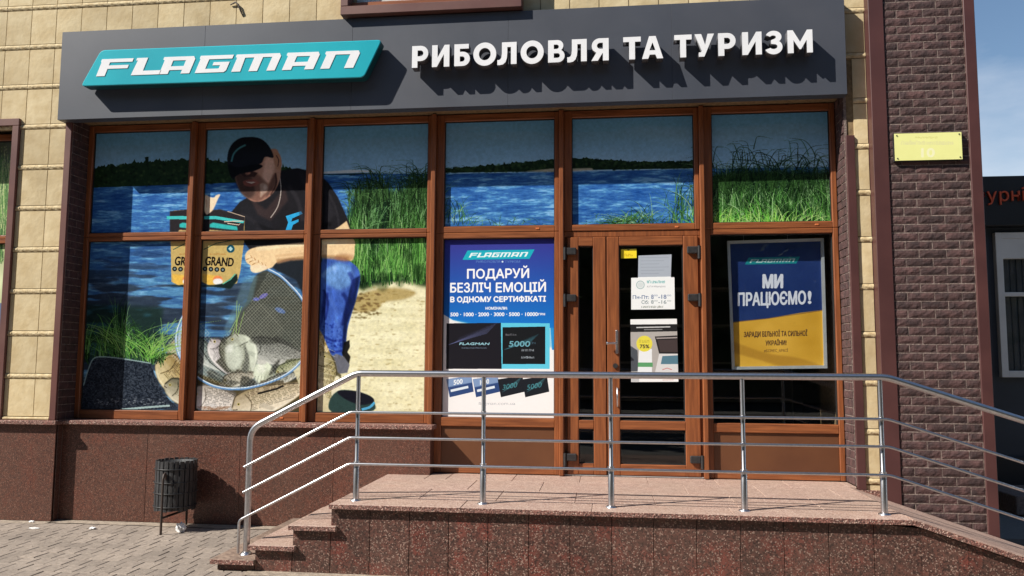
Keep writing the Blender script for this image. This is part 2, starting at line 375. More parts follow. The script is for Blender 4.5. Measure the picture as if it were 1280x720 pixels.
        if bold:
            xx, yy, m = mk; m = np.pad(m, bold); b = m.copy()
            for i in range(-bold, bold+1):
                for j in range(-bold, bold+1):
                    if i*i+j*j <= bold*bold+.5: b = np.maximum(b, np.roll(np.roll(m, i, 0), j, 1))
            xx -= bold; yy -= bold
            if xx < 0: b = b[:, -xx:]; xx = 0
            if yy < 0: b = b[-yy:]; yy = 0
            mk = (xx, yy, b[:s.H-yy, :s.W-xx])
        if k: mk = s.soft(mk, k)
        s.put(mk, col, a, clip)
    def scrib(s, x0, x1, y0, y1, col, a=1, w=.8):
        """print too small to read: short strokes on a line"""
        x = x0; g = random.Random(int(x0*7+y0))
        while x < x1:
            u = g.uniform(.5, 1.1)*(y1-y0)*.45+.4; s.line([(x, y0+g.uniform(0, .3)*(y1-y0)), (x+g.uniform(-.3, .5), y1)], w, col, a*g.uniform(.6, 1))
            if g.random() < .6: y = g.uniform(y0, y1); s.line([(x, y), (min(x+u, x1), y)], w*.8, col, a*.8)
            x += u
    def image(s, name):
        im = bpy.data.images.new(name, s.W, s.H, alpha=False); px = np.ones((s.H, s.W, 4), np.float32)
        px[..., :3] = np.clip(s.a[::-1], 0, 1); im.pixels.foreach_set(px.ravel()); im.update(); im.pack(); return im
    def material(s, name, rough=.45, gain=.9, spec=.4):
        m = bpy.data.materials.new(name); m.use_nodes = True; N = m.node_tree.nodes; L = m.node_tree.links; b = N['Principled BSDF']
        t = N.new('ShaderNodeTexImage'); t.image = s.image(name); t.extension = 'EXTEND'
        u = N.new('ShaderNodeUVMap'); u.uv_map = 'print'; L.new(u.outputs[0], t.inputs[0])
        g = N.new('ShaderNodeVectorMath'); g.operation = 'SCALE'; g.inputs['Scale'].default_value = gain
        L.new(t.outputs[0], g.inputs[0]); L.new(g.outputs[0], b.inputs['Base Color'])
        b.inputs['Roughness'].default_value = rough; b.inputs['Specular IOR Level'].default_value = spec
        return m
    def sheet(s, name, mt, parent, x0, x1, z0, z1, y, thick=.0006, quad=None):
        """thin printed sheet; quad = four (x,z) corners BL BR TR TL"""
        q = quad or [(x0, z0), (x1, z0), (x1, z1), (x0, z1)]
        me = bpy.data.meshes.new(name); o = ORG[parent.name] if parent is not None else Vector((q[0][0], y, q[0][1]))
        vs = [Vector((x, y, z))-o for x, z in q]+[Vector((x, y+thick, z))-o for x, z in q]
        me.from_pydata(vs, [], [(0, 1, 2, 3), (7, 6, 5, 4), (0, 4, 5, 1), (1, 5, 6, 2), (2, 6, 7, 3), (3, 7, 4, 0)])
        me.materials.append(mt); uv = me.uv_layers.new(name='print')
        for lp in me.loops:
            v = vs[lp.vertex_index]+o; uv.data[lp.index].uv = ((v.x-s.x0)/(s.x1-s.x0), (v.z-s.z0)/(s.z1-s.z0))
        return link(name, me, parent, o)

# logo letters in a unit-high box, before slanting: list of contours per letter
def logo_letters():
    Lt = {}
    Lt['F'] = [[(0, 0), (.3, 0), (.3, .42), (1.0, .42), (1.0, .62), (.3, .62), (.3, .80), (1.08, .80), (1.08, 1), (-.03, 1), (-.03, .86), (0, .8)]]
    Lt['L'] = [[(0, 0), (1.0, 0), (1.0, .24), (.36, .24), (.36, 1), (-.02, 1), (-.02, .86), (.04, .86)]]
    Lt['A'] = [[(0, 0), (.3, 0), (.3, .22), (.74, .22), (.74, 0), (1.04, 0), (1.04, .84), (.96, 1), (-.06, 1), (-.06, .86), (0, .8)], [(.3, .44), (.3, .78), (.74, .78), (.74, .44)]]
    Lt['G'] = [[(0, 0), (.98, 0), (1.04, .1), (1.04, .6), (.5, .6), (.5, .42), (.76, .42), (.76, .22), (.3, .22), (.3, .78), (1.08, .78), (1.08, 1), (-.04, 1), (-.04, .86), (0, .8)]]
    Lt['M'] = [[(0, 0), (.3, 0), (.27, .8), (.58, .8), (.58, 0), (.87, 0), (.87, .8), (1.18, .8), (1.18, 0), (1.46, 0), (1.46, .84), (1.38, 1), (-.06, 1), (-.06, .86), (0, .8)]]
    Lt['N'] = [[(0, 0), (.3, 0), (.3, .8), (.78, .8), (.78, 0), (1.08, 0), (1.08, .84), (1.0, 1), (-.06, 1), (-.06, .86), (0, .8)]]
    return Lt
LOGO = logo_letters(); LOGO_POS = [('F', 0), ('L', 1.22), ('A', 2.20), ('G', 3.43), ('M', 4.67), ('A', 6.37), ('N', 7.64)]; LOGO_W = 8.75
def logo_print(cv, x0, y0, x1, y1, slope=0, panel=(30, 170, 190), col=(235, 250, 250), a=1):
    """x0,y0 bottom left .. x1,y1 top right of the slanted plate in photo px"""
    h = y0-y1; sh = h*.55
    def P(u, v): X = x0+u*(x1-x0-sh)+v*sh; return (X, y0-v*h+slope*(X-(x0+x1)/2))
    cv.poly([P(0, 0), P(1, 0), P(1, 1), P(0, 1)], panel, a)
    for ch, o in LOGO_POS:
        cs = [np.array([P(.075+(px+o)/LOGO_W*.86, .24+pz*.5) for px, pz in c]) for c in LOGO[ch]]
        if len(cs) > 1: cs[1] = cs[1]
        cv.put(cv.mask(cs), col, a)

# ------------------------------------------------------------------ the printed window film (a lake, an angler, fish, reeds)
def paint_mural():
    cv = Canvas(-6.75, 2.45, .93, 4.2, 300, .285, (120, 165, 215)); H, W = cv.H, cv.W
    yy = np.arange(H)[:, None]/H
    top = np.array([104, 158, 204])/255.; low = np.array([176, 214, 242])/255.
    g = np.clip(yy/.32, 0, 1)[..., None]; cv.a[:] = (top*(1-g)+low*g)
    cl = vnoise(H, W, 60, 420, 3)[..., None]; cv.a[:] = cv.a*(1-.12*np.clip(cl*2-.9, 0, 1))+.12*np.clip(cl*2-.9, 0, 1)
    # water layer
    n1 = vnoise(H, W, 9, 60, 21, 4, .55); n2 = vnoise(H, W, 21, 120, 22, 3, .5); n3 = vnoise(H, W, 5, 26, 23, 3, .7); n4 = vnoise(H, W, 15, 110, 24, 3, .5)
    d = np.clip((yy-.32)/.5, 0, 1)
    base = np.array([72, 122, 180])/255.*(1-d[..., None])+np.array([88, 126, 158])/255.*d[..., None]
    wv = (n1-.5)*.55+(n3-.5)*.55*(1-d)+(n2-.5)*.7*d
    wat = base+wv[..., None]*np.array([.42, .46, .40])
    hi = np.clip(((n1*.6+n3*.4)*(1-d)+n4*d-.56)*7, 0, 1)[..., None]; wat = wat*(1-hi*.6)+np.array([150, 198, 238])/255.*hi*.6
    tr = np.clip((.53-n2)*9, 0, 1)*np.clip((d-.12)*2.6, 0, 1)*.95; tr = tr[..., None]; wat = wat*(1-tr*.75)+np.array([60, 62, 70])/255.*tr*.75
    wat = np.clip(wat, 0, 1).astype(np.float32)
    cv.poly([(-60, 236), (115, 234), (240, 230), (345, 217), (560, 217), (700, 215), (870, 211), (1070, 208), (1070, 620), (-60, 620)], wat)
    # far tree lines
    def treeline(x0, x1, yt, yb, col, amp, seed, step=1.6):
        g = random.Random(seed); P = []; x = x0
        while x < x1:
            t = (x-x0)/(x1-x0); P.append((x, np.interp(t, np.linspace(0, 1, len(yt)), yt)-abs(g.gauss(0, amp))-amp*1.1*math.sin(x*.31)*math.sin(x*.113+1)+amp*.5)); x += step*(.5+g.random())
        cv.poly([(x0, np.interp(0, [0, 1], yb))]+P+[(x1, yb[1])], col)
        for _ in range(int((x1-x0)*2.2)):
            x = g.uniform(x0, x1); t = (x-x0)/(x1-x0); a = np.interp(t, np.linspace(0, 1, len(yt)), yt); b = yb[0]*(1-t)+yb[1]*t
            y = g.uniform(a, b); s = g.uniform(.6, 2.2); q = g.choice([(44, 62, 44), (66, 92, 58), (24, 36, 30), (96, 116, 74)])
            cv.ell(x, y, s, s*.8, q, .45, 1)
    treeline(100, 300, [211, 207, 202, 200, 200, 203], (235, 228), (50, 72, 50), 1.6, 1)
    treeline(330, 402, [204, 209, 215, 216], (219, 217), (56, 84, 52), 1.5, 2)
    treeline(540, 700, [211, 209, 206, 202, 198], (216, 214), (48, 70, 50), 1.0, 4)
    treeline(700, 885, [196, 199, 202, 202, 200], (213, 210), (46, 66, 48), .8, 5)
    cv.poly([(655, 214), (690, 210.5), (740, 210), (742, 212.5), (700, 214.5)], (196, 190, 172), .9, 1)
    cv.poly([(402, 214.6), (440, 212), (465, 213), (466, 215), (402, 217)], (214, 220, 222), .8); cv.poly([(340, 218), (470, 216), (470, 218), (340, 219)], (38, 60, 60), .8)
    cv.line([(183, 196), (185, 212)], 5, (40, 60, 44), 1, True)
    # sand
    ns = vnoise(H, W, 14, 70, 31, 5, .6); nsf = vnoise(H, W, 4, 9, 32, 3, .7)
    sand = np.array([228, 222, 182])/255.+(ns-.5)[..., None]*np.array([.13, .14, .17])+(nsf-.5)[..., None]*.07
    sand = np.clip(sand, 0, 1).astype(np.float32)
    cv.poly([(396, 362), (440, 358), (470, 353), (560, 345), (560, 540), (396, 540)], sand, k=1)
    cv.poly([(440, 372), (470, 362), (500, 360), (520, 366), (506, 374), (480, 378), (470, 388), (445, 390), (440, 380)], (150, 122, 72), .6, 3, True)
    for _ in range(260):
        x = rnd.uniform(440, 545); y = rnd.uniform(358, 515); cv.ell(x, y, rnd.uniform(.6, 3.4), rnd.uniform(.3, .9), (146, 124, 76), rnd.uniform(.2, .6), 1)
    for _ in range(60):
        x = rnd.uniform(436, 475); y = rnd.uniform(366, 398); cv.ell(x, y, rnd.uniform(1, 4), rnd.uniform(.6, 1.6), (92, 76, 48), .5, 1)
    # reeds
    def reeds(x0, x1, yb, ht, n, seed, lean=8, cols=None, w=1.1, curve=0):
        g = random.Random(seed); cols = cols or [(64, 104, 54), (88, 136, 72), (46, 76, 42), (118, 164, 98), (32, 52, 32), (36, 60, 36), (76, 120, 62), (150, 184, 136)]
        cl = [(g.uniform(x0, x1), g.uniform(.5, 1.0), g.gauss(0, lean*.6)) for _ in range(max(3, int((x1-x0)/9)))]
        for i in range(n):
            cx, ch, cl_ = g.choice(cl); x = min(max(g.gauss(cx, (x1-x0)/26+3), x0), x1); u = (x-x0)/(x1-x0); b = (yb[0]*(1-u)+yb[1]*u)+g.uniform(-7, 5)
            h = g.uniform(.35, 1)*ch*(ht[0]*(1-u)+ht[1]*u); l = cl_+g.gauss(0, lean); st = g.uniform(0, .6)*h
            tip = (x+l+curve*g.uniform(.2, 1)*(1 if l > 0 else -1), b-h+abs(curve)*g.uniform(0, .5))
            cv.line([(x, b-st), (x+l*.2, b-st-(h-st)*.45), (x+l*.6, b-st-(h-st)*.85), tip], w*g.uniform(.5, 1.5), g.choice(cols), g.uniform(.45, 1), True, True)
    dk_ = [(26, 44, 28), (44, 68, 40), (60, 92, 52)]
    cv.poly([(436, 320), (441, 250), (462, 236), (500, 238), (545, 234), (545, 350), (500, 350), (470, 356), (450, 362), (442, 340)], (30, 54, 32), .92, 7, True)
    reeds(436, 545, (300, 290), (80, 110), 620, 411, 12, cols=dk_+[(88, 130, 80), (120, 156, 110)], w=1.0, curve=8)
    reeds(434, 545, (358, 350), (110, 120), 1500, 41, 7); reeds(440, 545, (250, 245), (60, 66), 90, 42, 14, cols=dk_, w=1.3, curve=16)
    reeds(434, 545, (360, 352), (90, 90), 300, 43, 8, cols=[(140, 186, 112), (106, 160, 82), (66, 106, 56)]); reeds(436, 545, (262, 258), (50, 54), 420, 431, 8, cols=dk_+[(72, 104, 62), (96, 130, 84)], curve=6)
    for c in ((452, 352, 9), (478, 352, 14), (500, 350, 10), (524, 340, 12), (470, 330, 8), (510, 320, 9), (490, 300, 8)): cv.ell(c[0], c[1], c[2]*.6, c[2]*.9, (28, 46, 28), .38, 4)
    reeds(550, 600, (284, 282), (62, 20), 50, 43, 12, w=.9); reeds(560, 700, (284, 284), (26, 10), 50, 44, 10, w=.8)
    reeds(770, 872, (284, 284), (10, 90), 210, 45, 18, w=.9); reeds(730, 860, (284, 284), (14, 34), 60, 451, 12, w=.8)
    cv.poly([(872, 290), (876, 232), (900, 216), (950, 212), (1000, 214), (1050, 214), (1050, 290)], (28, 48, 30), .9, 8)
    reeds(868, 1050, (262, 262), (70, 74), 700, 461, 12, cols=dk_+[(84, 120, 72), (130, 160, 120)], w=1.0, curve=9)
    reeds(866, 1050, (288, 286), (62, 66), 1500, 46, 10); reeds(876, 1050, (220, 220), (52, 56), 90, 47, 16, cols=dk_, w=1.3, curve=16)
    for i in range(14): cv.ell(rnd.uniform(880, 1044), rnd.uniform(232, 284), rnd.uniform(4, 10), rnd.uniform(5, 12), (24, 40, 26), .36, 5)
    reeds(870, 1050, (240, 240), (40, 44), 500, 481, 9, cols=dk_+[(72, 104, 62)], curve=6); reeds(866, 1050, (290, 288), (40, 44), 260, 48, 9, cols=[(150, 204, 100), (110, 184, 76), (180, 214, 140)])
    reeds(-60, 12, (420, 420), (200, 200), 260, 48, 12, w=1.6); cv.poly([(-60, 300), (14, 296), (14, 400), (-60, 400)], (236, 240, 226), .65, 8)
    # man: torso, shirt
    shirt = (50, 49, 54)
    cv.poly([(300, 252), (316, 243), (345, 214), (372, 210), (396, 216), (410, 228), (422, 246), (436, 277), (438, 290), (414, 290), (400, 300), (384, 306), (330, 312), (322, 318), (312, 312), (300, 296), (287, 282), (288, 266)], shirt, 1, 1)
    cv.poly([(300, 252), (330, 262), (350, 300), (318, 306), (300, 290)], (54, 54, 60), .7, 4); cv.poly([(372, 214), (402, 228), (420, 268), (396, 290), (385, 250)], (66, 64, 70), .6, 5)
    cv.poly([(312, 246), (332, 262), (356, 234), (360, 250), (338, 276), (322, 268)], (96, 76, 74), .55, 3); cv.line([(349, 218), (351, 238), (347, 258), (338, 272)], 1.3, (190, 180, 172), .8, smooth=True)
    cv.poly([(357, 270), (376, 264), (378, 267), (365, 273), (364, 277), (373, 274), (373, 277), (366, 281), (363, 290), (356, 290), (360, 278)], (60, 168, 226), 1)
    # trousers seen behind the net
    cv.poly([(326, 322), (384, 318), (402, 316), (404, 420), (384, 380), (370, 350), (345, 338)], (52, 58, 66), 1, 2)
    # jeans leg
    cv.poly([(400, 332), (412, 322), (432, 324), (446, 334), (450, 346), (447, 366), (440, 390), (434, 412), (431, 436), (424, 450), (408, 448), (401, 430), (398, 380)], (76, 108, 182), 1, 1, True)
    cv.ell(424, 345, 18, 17, (124, 162, 220), .8, 6); cv.poly([(440, 350), (450, 344), (444, 378), (434, 404), (432, 430), (427, 436), (430, 392)], (30, 40, 82), .85, 2)
    cv.poly([(404, 366), (411, 366), (406, 392), (400, 410)], (40, 54, 120), .7, 2); cv.poly([(414, 356), (424, 372), (424, 430), (414, 444), (412, 400)], (80, 116, 206), .6, 4)
    for _ in range(60): cv.ell(rnd.uniform(403, 430), rnd.uniform(404, 436), rnd.uniform(.6, 2), rnd.uniform(.5, 1.6), (30, 48, 124), .5, 1)
    cv.poly([(430, 428), (437, 425), (437, 434), (434, 440), (438, 446), (436, 455), (430, 452), (427, 440)], (30, 30, 34), .9, 1)
    cv.poly([(412, 448), (420, 442), (430, 446), (437, 456), (434, 466), (420, 468), (412, 462)], (116, 118, 128), 1, 1)
    for P, c, a, k in (([(360, 232), (372, 250), (378, 276)], (74, 72, 78), .5, 2), ([(396, 226), (404, 250), (402, 286)], (34, 34, 38), .6, 2), ([(410, 240), (420, 262), (424, 284)], (72, 70, 76), .5, 1), ([(318, 280), (340, 288), (366, 292)], (34, 34, 38), .6, 2), ([(300, 268), (316, 276), (330, 296)], (70, 68, 74), .45, 2), ([(384, 290), (398, 282), (414, 280)], (30, 30, 34), .6, 2), ([(340, 306), (360, 300), (380, 298)], (70, 68, 72), .4, 2),
                       ([(404, 362), (410, 378), (406, 400)], (34, 48, 110), .7, 1), ([(412, 372), (420, 390), (418, 420)], (96, 132, 214), .55, 2), ([(428, 366), (434, 380), (428, 406)], (34, 46, 104), .7, 2), ([(402, 346), (410, 338), (420, 334)], (140, 176, 230), .5, 2), ([(436, 340), (442, 354), (438, 372)], (46, 62, 130), .6, 2), ([(404, 420), (416, 426), (430, 424)], (40, 58, 130), .7, 1), ([(404, 436), (416, 440), (428, 438)], (40, 56, 128), .7, 1), ([(420, 400), (424, 414), (420, 432)], (110, 144, 220), .4, 1)):
        cv.line(P, 5 if k > 1 else 3, c, a, smooth=True, k=k)
    wr = vnoise(H, W, 26, 12, 71, 4, .6)[..., None]; wm = cv.soft(cv.mask([catmull([(400, 332), (412, 322), (432, 324), (446, 334), (450, 346), (447, 366), (440, 390), (434, 412), (431, 436), (424, 450), (408, 448), (401, 430), (398, 380)])]), 1)
    cv.put(wm, np.clip(cv.a*(1+(wr-.5)*.42), 0, 1).astype(np.float32), 1)
    # forearm and hand
    skin = (238, 204, 158)
    cv.poly([(414, 289), (424, 283), (433, 276), (437, 286), (442, 300), (400, 304)], skin, 1, 1)
    cv.poly([(306, 320), (310, 313), (320, 309), (340, 307), (362, 305), (384, 303), (404, 299), (440, 298), (443, 312), (442, 322), (438, 326), (430, 322), (404, 321), (384, 323), (362, 323), (346, 328), (340, 334), (332, 337), (322, 340), (314, 338), (313, 332), (308, 328)], skin, 1, 1, True)
    cv.poly([(345, 324), (384, 319), (404, 318), (436, 321), (436, 326), (404, 323), (362, 326), (346, 330)], (176, 138, 104), .8, 2)
    cv.ell(430, 322, 12, 5, (160, 112, 84), .5, 3); cv.ell(420, 300, 16, 6, (250, 226, 186), .5, 4)
    for i in range(4): cv.line([(307+i*4, 325+i*3), (314+i*3.4, 322+i*3), (320+i*3, 325+i*2.4)], 1.1, (170, 124, 88), .8, smooth=True)
    cv.line([(320, 311), (350, 308), (384, 305), (420, 302)], 5, (250, 230, 190), .6, smooth=True, k=2); cv.line([(344, 320), (380, 317), (404, 315)], 3, (206, 164, 122), .5, smooth=True, k=2)
    for q in range(5): cv.ell(311+q*4.6, 321+q*2.9, 2.6, 2.2, (250, 222, 180), .7, 1); cv.line([(313+q*4.6, 319+q*2.9), (316+q*4.4, 326+q*2.4)], .9, (176, 124, 88), .7)
    for q in range(40): cv.line([(rnd.uniform(350, 400), rnd.uniform(308, 320)), (rnd.uniform(350, 404), rnd.uniform(308, 320))], .4, (206, 170, 130), .12)
    cv.poly([(313, 333), (322, 331), (334, 333), (330, 338), (320, 341), (314, 339)], (246, 220, 184), .9, 1, True)
    # head and cap
    cv.poly([(292, 206), (294, 224), (300, 238), (308, 247), (318, 252), (330, 250), (342, 240), (349, 226), (351, 210), (349, 196), (344, 186), (322, 190), (300, 196)], (186, 144, 126), 1, 1, True)
    cv.poly([(328, 220), (332, 197), (339, 195), (343, 204), (341, 218), (336, 228), (328, 228)], (228, 184, 164), .85, 3, True); cv.poly([(337, 228), (343, 217), (346, 226), (339, 240), (332, 247)], (96, 74, 68), .7, 3, True)
    cv.poly([(344, 190), (350, 194), (352, 206), (349, 213), (345, 210), (342, 200)], (182, 138, 118), 1, 1, True); cv.line([(345, 194), (348, 200), (347, 208)], 1.3, (84, 56, 54), .7, smooth=True)
    cv.poly([(294, 212), (306, 210), (325, 220), (336, 233), (334, 244), (322, 252), (310, 247), (300, 238)], (108, 86, 78), .7, 3, True)   # beard
    cv.poly([(300, 216), (312, 213), (322, 216), (318, 221), (305, 221)], (66, 48, 46), .8, 1)
    cv.ell(303, 209, 3.4, 1.4, (30, 26, 30), .9, 1); cv.ell(321, 208, 4, 1.5, (30, 26, 30), .9, 1); cv.poly([(310, 207), (313, 216), (308, 219), (306, 215)], (190, 142, 124), .85, 1, True)
    cv.poly([(325, 230), (331, 229), (335, 233), (334, 239), (329, 243), (325, 247), (325, 238)], (188, 162, 148), .75, 2, True); cv.ell(331, 234, 2, 3.5, (220, 198, 184), .5, 1); cv.line([(344, 216), (345, 230), (338, 244)], 2, (60, 44, 42), .7, smooth=True, k=1); cv.poly([(292, 216), (300, 214), (314, 222), (318, 240), (310, 248), (300, 240), (294, 226)], (60, 48, 48), .6, 4, True); cv.poly([(304, 226), (316, 224), (324, 228), (316, 233), (306, 232)], (150, 96, 88), .7, 1, True); cv.poly([(307, 227), (320, 227.3), (314, 229.6)], (206, 198, 188), .8)
    cv.poly([(284, 204), (285, 190), (290, 180), (299, 173), (312, 171), (325, 173), (334, 180), (340, 190), (341, 197), (331, 196), (326, 204), (312, 208), (298, 212), (292, 224), (288, 218)], (42, 44, 54), 1, 1, True)
    cv.poly([(286, 206), (298, 209), (320, 205), (328, 208), (316, 214), (300, 217), (289, 222)], (28, 28, 36), 1, 1, True)
    cv.line([(289, 202), (292, 192), (299, 185), (307, 181)], 2.2, (96, 170, 184), .8, smooth=True, k=1)
    # bag of groundbait (the film repeats a strip at the post, so it shows twice)
    def bag(dx, clipx):
        cl = np.zeros((H, W), np.float32); a = cv.p([clipx[0:1]+(300,), clipx[1:2]+(300,)]); cl[:, max(0, int(a[0, 0])):int(a[1, 0])] = 1
        Q = lambda P: [(x+dx, y) for x, y in P]
        cv.poly(Q([(256, 263), (275, 262), (306, 272), (305, 300), (300, 340), (296, 354), (284, 358), (262, 357), (252, 352), (251, 300), (250, 266)]), (198, 172, 116), 1, 0, clip=cl)
        cv.poly(Q([(250, 264), (275, 261.5), (306, 271), (304, 292), (296, 298), (250, 296)]), (62, 58, 62), 1, 1, clip=cl)
        cv.poly(Q([(246, 270), (270, 270), (305, 276), (304, 279), (270, 274), (246, 274)]), (80, 196, 196), 1, clip=cl)
        cv.line(Q([(280, 277), (304, 276), (298, 281), (284, 279)]), 1.1, (214, 196, 176), 1, clip=cl); cv.line(Q([(284, 264), (306, 271)]), 1, (190, 170, 150), 1, clip=cl)
        cv.poly(Q([(262, 280), (266, 278), (296, 283), (297, 288), (270, 285), (262, 284)]), (66, 186, 184), 1, 1, clip=cl)
        cv.poly(Q([(262, 287), (290, 289), (300, 298), (296, 304), (250, 304)]), (204, 170, 122), 1, 1, clip=cl)
        cv.line(Q([(254, 312), (270, 304), (292, 300)]), 1, (56, 96, 84), .9, clip=cl)
        cv.ell(288+dx, 311, 5, 5, (26, 96, 116), 1, clip=cl); cv.poly(Q([(285, 311), (288, 308), (291, 311), (288, 314)]), (190, 220, 220), .9, clip=cl)
        cv.scrib(262+dx, 282+dx, 316.5, 318.6, (176, 120, 70), .6)
        cv.text('GRAND', 256+dx, 291+dx, 321, 332, (34, 30, 34), 1, 1, slope=.05, shear=.12, clip=cl)
        for i in range(4): cv.ell(256+i*7.4+dx, 336+i*.4, 3, 3, (40, 46, 52), 1, clip=cl); cv.ell(256+i*7.4+dx, 336+i*.4, 1.3, 1.3, (150, 170, 170), .8, clip=cl)
        cv.poly(Q([(253, 342), (272, 345), (276, 350), (262, 357), (254, 353)]), (240, 190, 90), .9, 2, clip=cl)
        cv.ell(272+dx, 349, 6, 4.4, (238, 140, 96), 1, 1, clip=cl); cv.ell(272+dx, 352, 6, 4, (236, 236, 236), 1, 1, clip=cl)
        cv.poly(Q([(246, 357), (268, 356), (280, 354), (296, 342), (297, 350), (288, 361), (270, 359)]), (40, 58, 56), 1, 1, clip=cl); cv.line(Q([(278, 355), (288, 349), (294, 342)]), 1.4, (110, 190, 160), .9, clip=cl)
    bag(-38, (150, 241)); bag(0, (248, 400))
    # hand holding it
    for hx, cl in ((0, None),):
        cv.poly([(250, 248), (257, 244), (262, 246), (267, 247), (270, 244), (275, 243), (272, 249), (269, 256), (266, 262), (262, 266), (258, 268), (255, 264), (250, 262)], (248, 216, 184), 1, 1, True)
        for i in range(3): cv.line([(254+i*3.6, 249), (255+i*3.4, 260)], .9, (214, 160, 130), .8)
        cv.poly([(234, 254), (237, 249), (241, 247), (241, 262), (236, 263)], (240, 206, 172), 1, 1, True)
    # net and fish
    cv.poly([(236, 392), (222, 420), (206, 436), (214, 452), (240, 470), (246, 440)], (190, 180, 124), .75, 2)
    for i in range(16): cv.line([(234-i*1.6, 398+i*3), (243, 410+i*4)], .7, (120, 130, 96), .6)
    gy, gx = np.mgrid[0:H, 0:W].astype(np.float32); mesh = .5+.5*np.sin((gx+gy*.8)*.9)*np.sin((gx-gy*.8)*.9); dk = (np.array([70, 72, 64])/255.+(mesh-.4)[..., None]*.36).astype(np.float32); dk = np.clip(dk, 0, 1)
    cv.poly([(320, 344), (334, 338), (350, 346), (366, 360), (378, 376), (382, 410), (378, 440), (360, 452), (330, 446), (300, 436), (286, 424), (297, 400), (308, 376), (314, 356)], dk, .95, 2, True)
    cv.poly([(303, 352), (322, 344), (316, 372), (300, 398), (284, 420), (280, 410), (292, 384)], (110, 140, 150), .55, 3)
    cv.poly([(300, 388), (326, 380), (346, 392), (352, 420), (330, 442), (300, 430), (290, 416)], (92, 94, 88), .8, 5, True)
    cv.ell(329, 370, 6, 2.6, (120, 116, 200), .8, 1, -.5); cv.ell(320, 374, 4, 2, (110, 120, 214), .8, 1); cv.ell(350, 388, 7, 3, (96, 124, 180), .8, 1, .4)
    cv.poly([(244, 428), (262, 440), (300, 430), (380, 438), (376, 466), (330, 484), (280, 486), (244, 474)], (134, 138, 130), .8, 4)
    def fish(cx, cy, L, h, ang, back, belly, tail=True, flip=1, seed=0):
        ca, sa = math.cos(R_(ang)), math.sin(R_(ang)); g = random.Random(seed)
        def Q(u, v): x = (u-.5)*L; y = v*h*flip; return (cx+x*ca-y*sa, cy+x*sa+y*ca)
        ts = np.linspace(0, 1, 15); up = [.5*math.sin(math.pi*min(1, t**.62))**.75*(1-.2*t)+.05 for t in ts]; dn = [.5*math.sin(math.pi*min(1, t**.72))**.85+.04 for t in ts]
        if tail: cv.poly([Q(.93, -.08), Q(1.16, -.38), Q(1.10, 0), Q(1.16, .34), Q(.93, .08)], tuple(c*.72 for c in back), .95, 1); [cv.line([Q(.97, q*.05), Q(1.13, q*.28)], .6, tuple(c*.5 for c in back), .6) for q in (-1, -.4, .3, 1)]
        cv.poly([Q(.35, -.42), Q(.45, -.68), Q(.72, -.42), Q(.7, -.3)], tuple(c*.62 for c in back), .85, 1)
        cv.poly([Q(t, -u) for t, u in zip(ts, up)]+[Q(t, d_) for t, d_ in zip(ts[::-1], dn[::-1])], back, 1, 1)
        nb = 7
        for b_ in range(nb):
            f = b_/(nb-1); lo = -.55+1.0*f; col = tuple(back[q]*(1-f)**1.2+belly[q]*(1-(1-f)**1.2) for q in range(3))
            cv.poly([Q(t, max(-u, min(d_, lo))) for t, u, d_ in zip(ts, up, dn)]+[Q(t, d_) for t, d_ in zip(ts[::-1], dn[::-1])], col, .75, 2)
        for r_ in range(int(h/2.6)):
            for c_ in range(int(L/2.6)):
                u = .24+.7*(c_+.5*(r_ % 2))/(L/2.6); v = -.45+.78*r_/(h/2.6)
                if abs(v) < .46*math.sin(math.pi*min(1, max(0, u)**.7))**.8: q = Q(u, v); fk = .42 if g.random() < .65 else 1.35; cv.ell(q[0], q[1], .8, .8, tuple(min(255, c*fk) for c in back), .36)
        cv.line([Q(.2, -.36), Q(.25, 0), Q(.2, .34)], 1.0, tuple(c*.45 for c in back), .75, smooth=True, k=1); e = Q(.09, -.08); cv.ell(e[0], e[1], 1.7, 1.7, (206, 190, 120), .9); cv.ell(e[0], e[1], 1.0, 1.0, (16, 16, 18), 1)
        cv.line([Q(.0, .06), Q(.06, .10)], .9, (60, 40, 36), .8); cv.line([Q(t, d_-.03) for t, d_ in zip(ts[2:-2], dn[2:-2])], 1.1, (250, 250, 240), .35, smooth=True, k=1)
        cv.line([Q(t, -u+.02) for t, u in zip(ts, up)], 1.2, tuple(c*.4 for c in back), .8, smooth=True, k=1)
        cv.poly([Q(.32, .2), Q(.46, .5), Q(.52, .42), Q(.4, .15)], tuple(c*.8 for c in belly), .9, 1)
    fish(262, 446, 62, 24, 38, (86, 98, 98), (206, 212, 206), seed=1); fish(346, 440, 84, 30, 10, (104, 106, 102), (190, 192, 186), seed=2)
    fish(364, 458, 44, 15, -26, (130, 136, 104), (206, 208, 176), seed=3); fish(276, 446, 50, 22, 62, (150, 142, 146), (226, 220, 220), seed=4)
    fish(299, 449, 64, 44, 78, (104, 104, 92), (220, 230, 210), False, -1, seed=5); cv.ell(292, 446, 11, 17, (226, 236, 220), .65, 4); cv.ell(286, 436, 5, 5, (244, 248, 240), .6, 3)
    fish(300, 472, 46, 16, -14, (130, 124, 112), (230, 226, 206), seed=6); cv.ell(329, 466, 12.5, 14, (214, 224, 200), 1, 2); cv.ell(326, 461, 6, 6, (240, 244, 230), .6, 3); cv.ell(336, 472, 6, 8, (150, 156, 136), .6, 3); cv.ell(327, 453, 6, 3, (196, 196, 188), 1, 1)
    fish(352, 474, 50, 14, -22, (124, 126, 118), (216, 216, 204), seed=7)
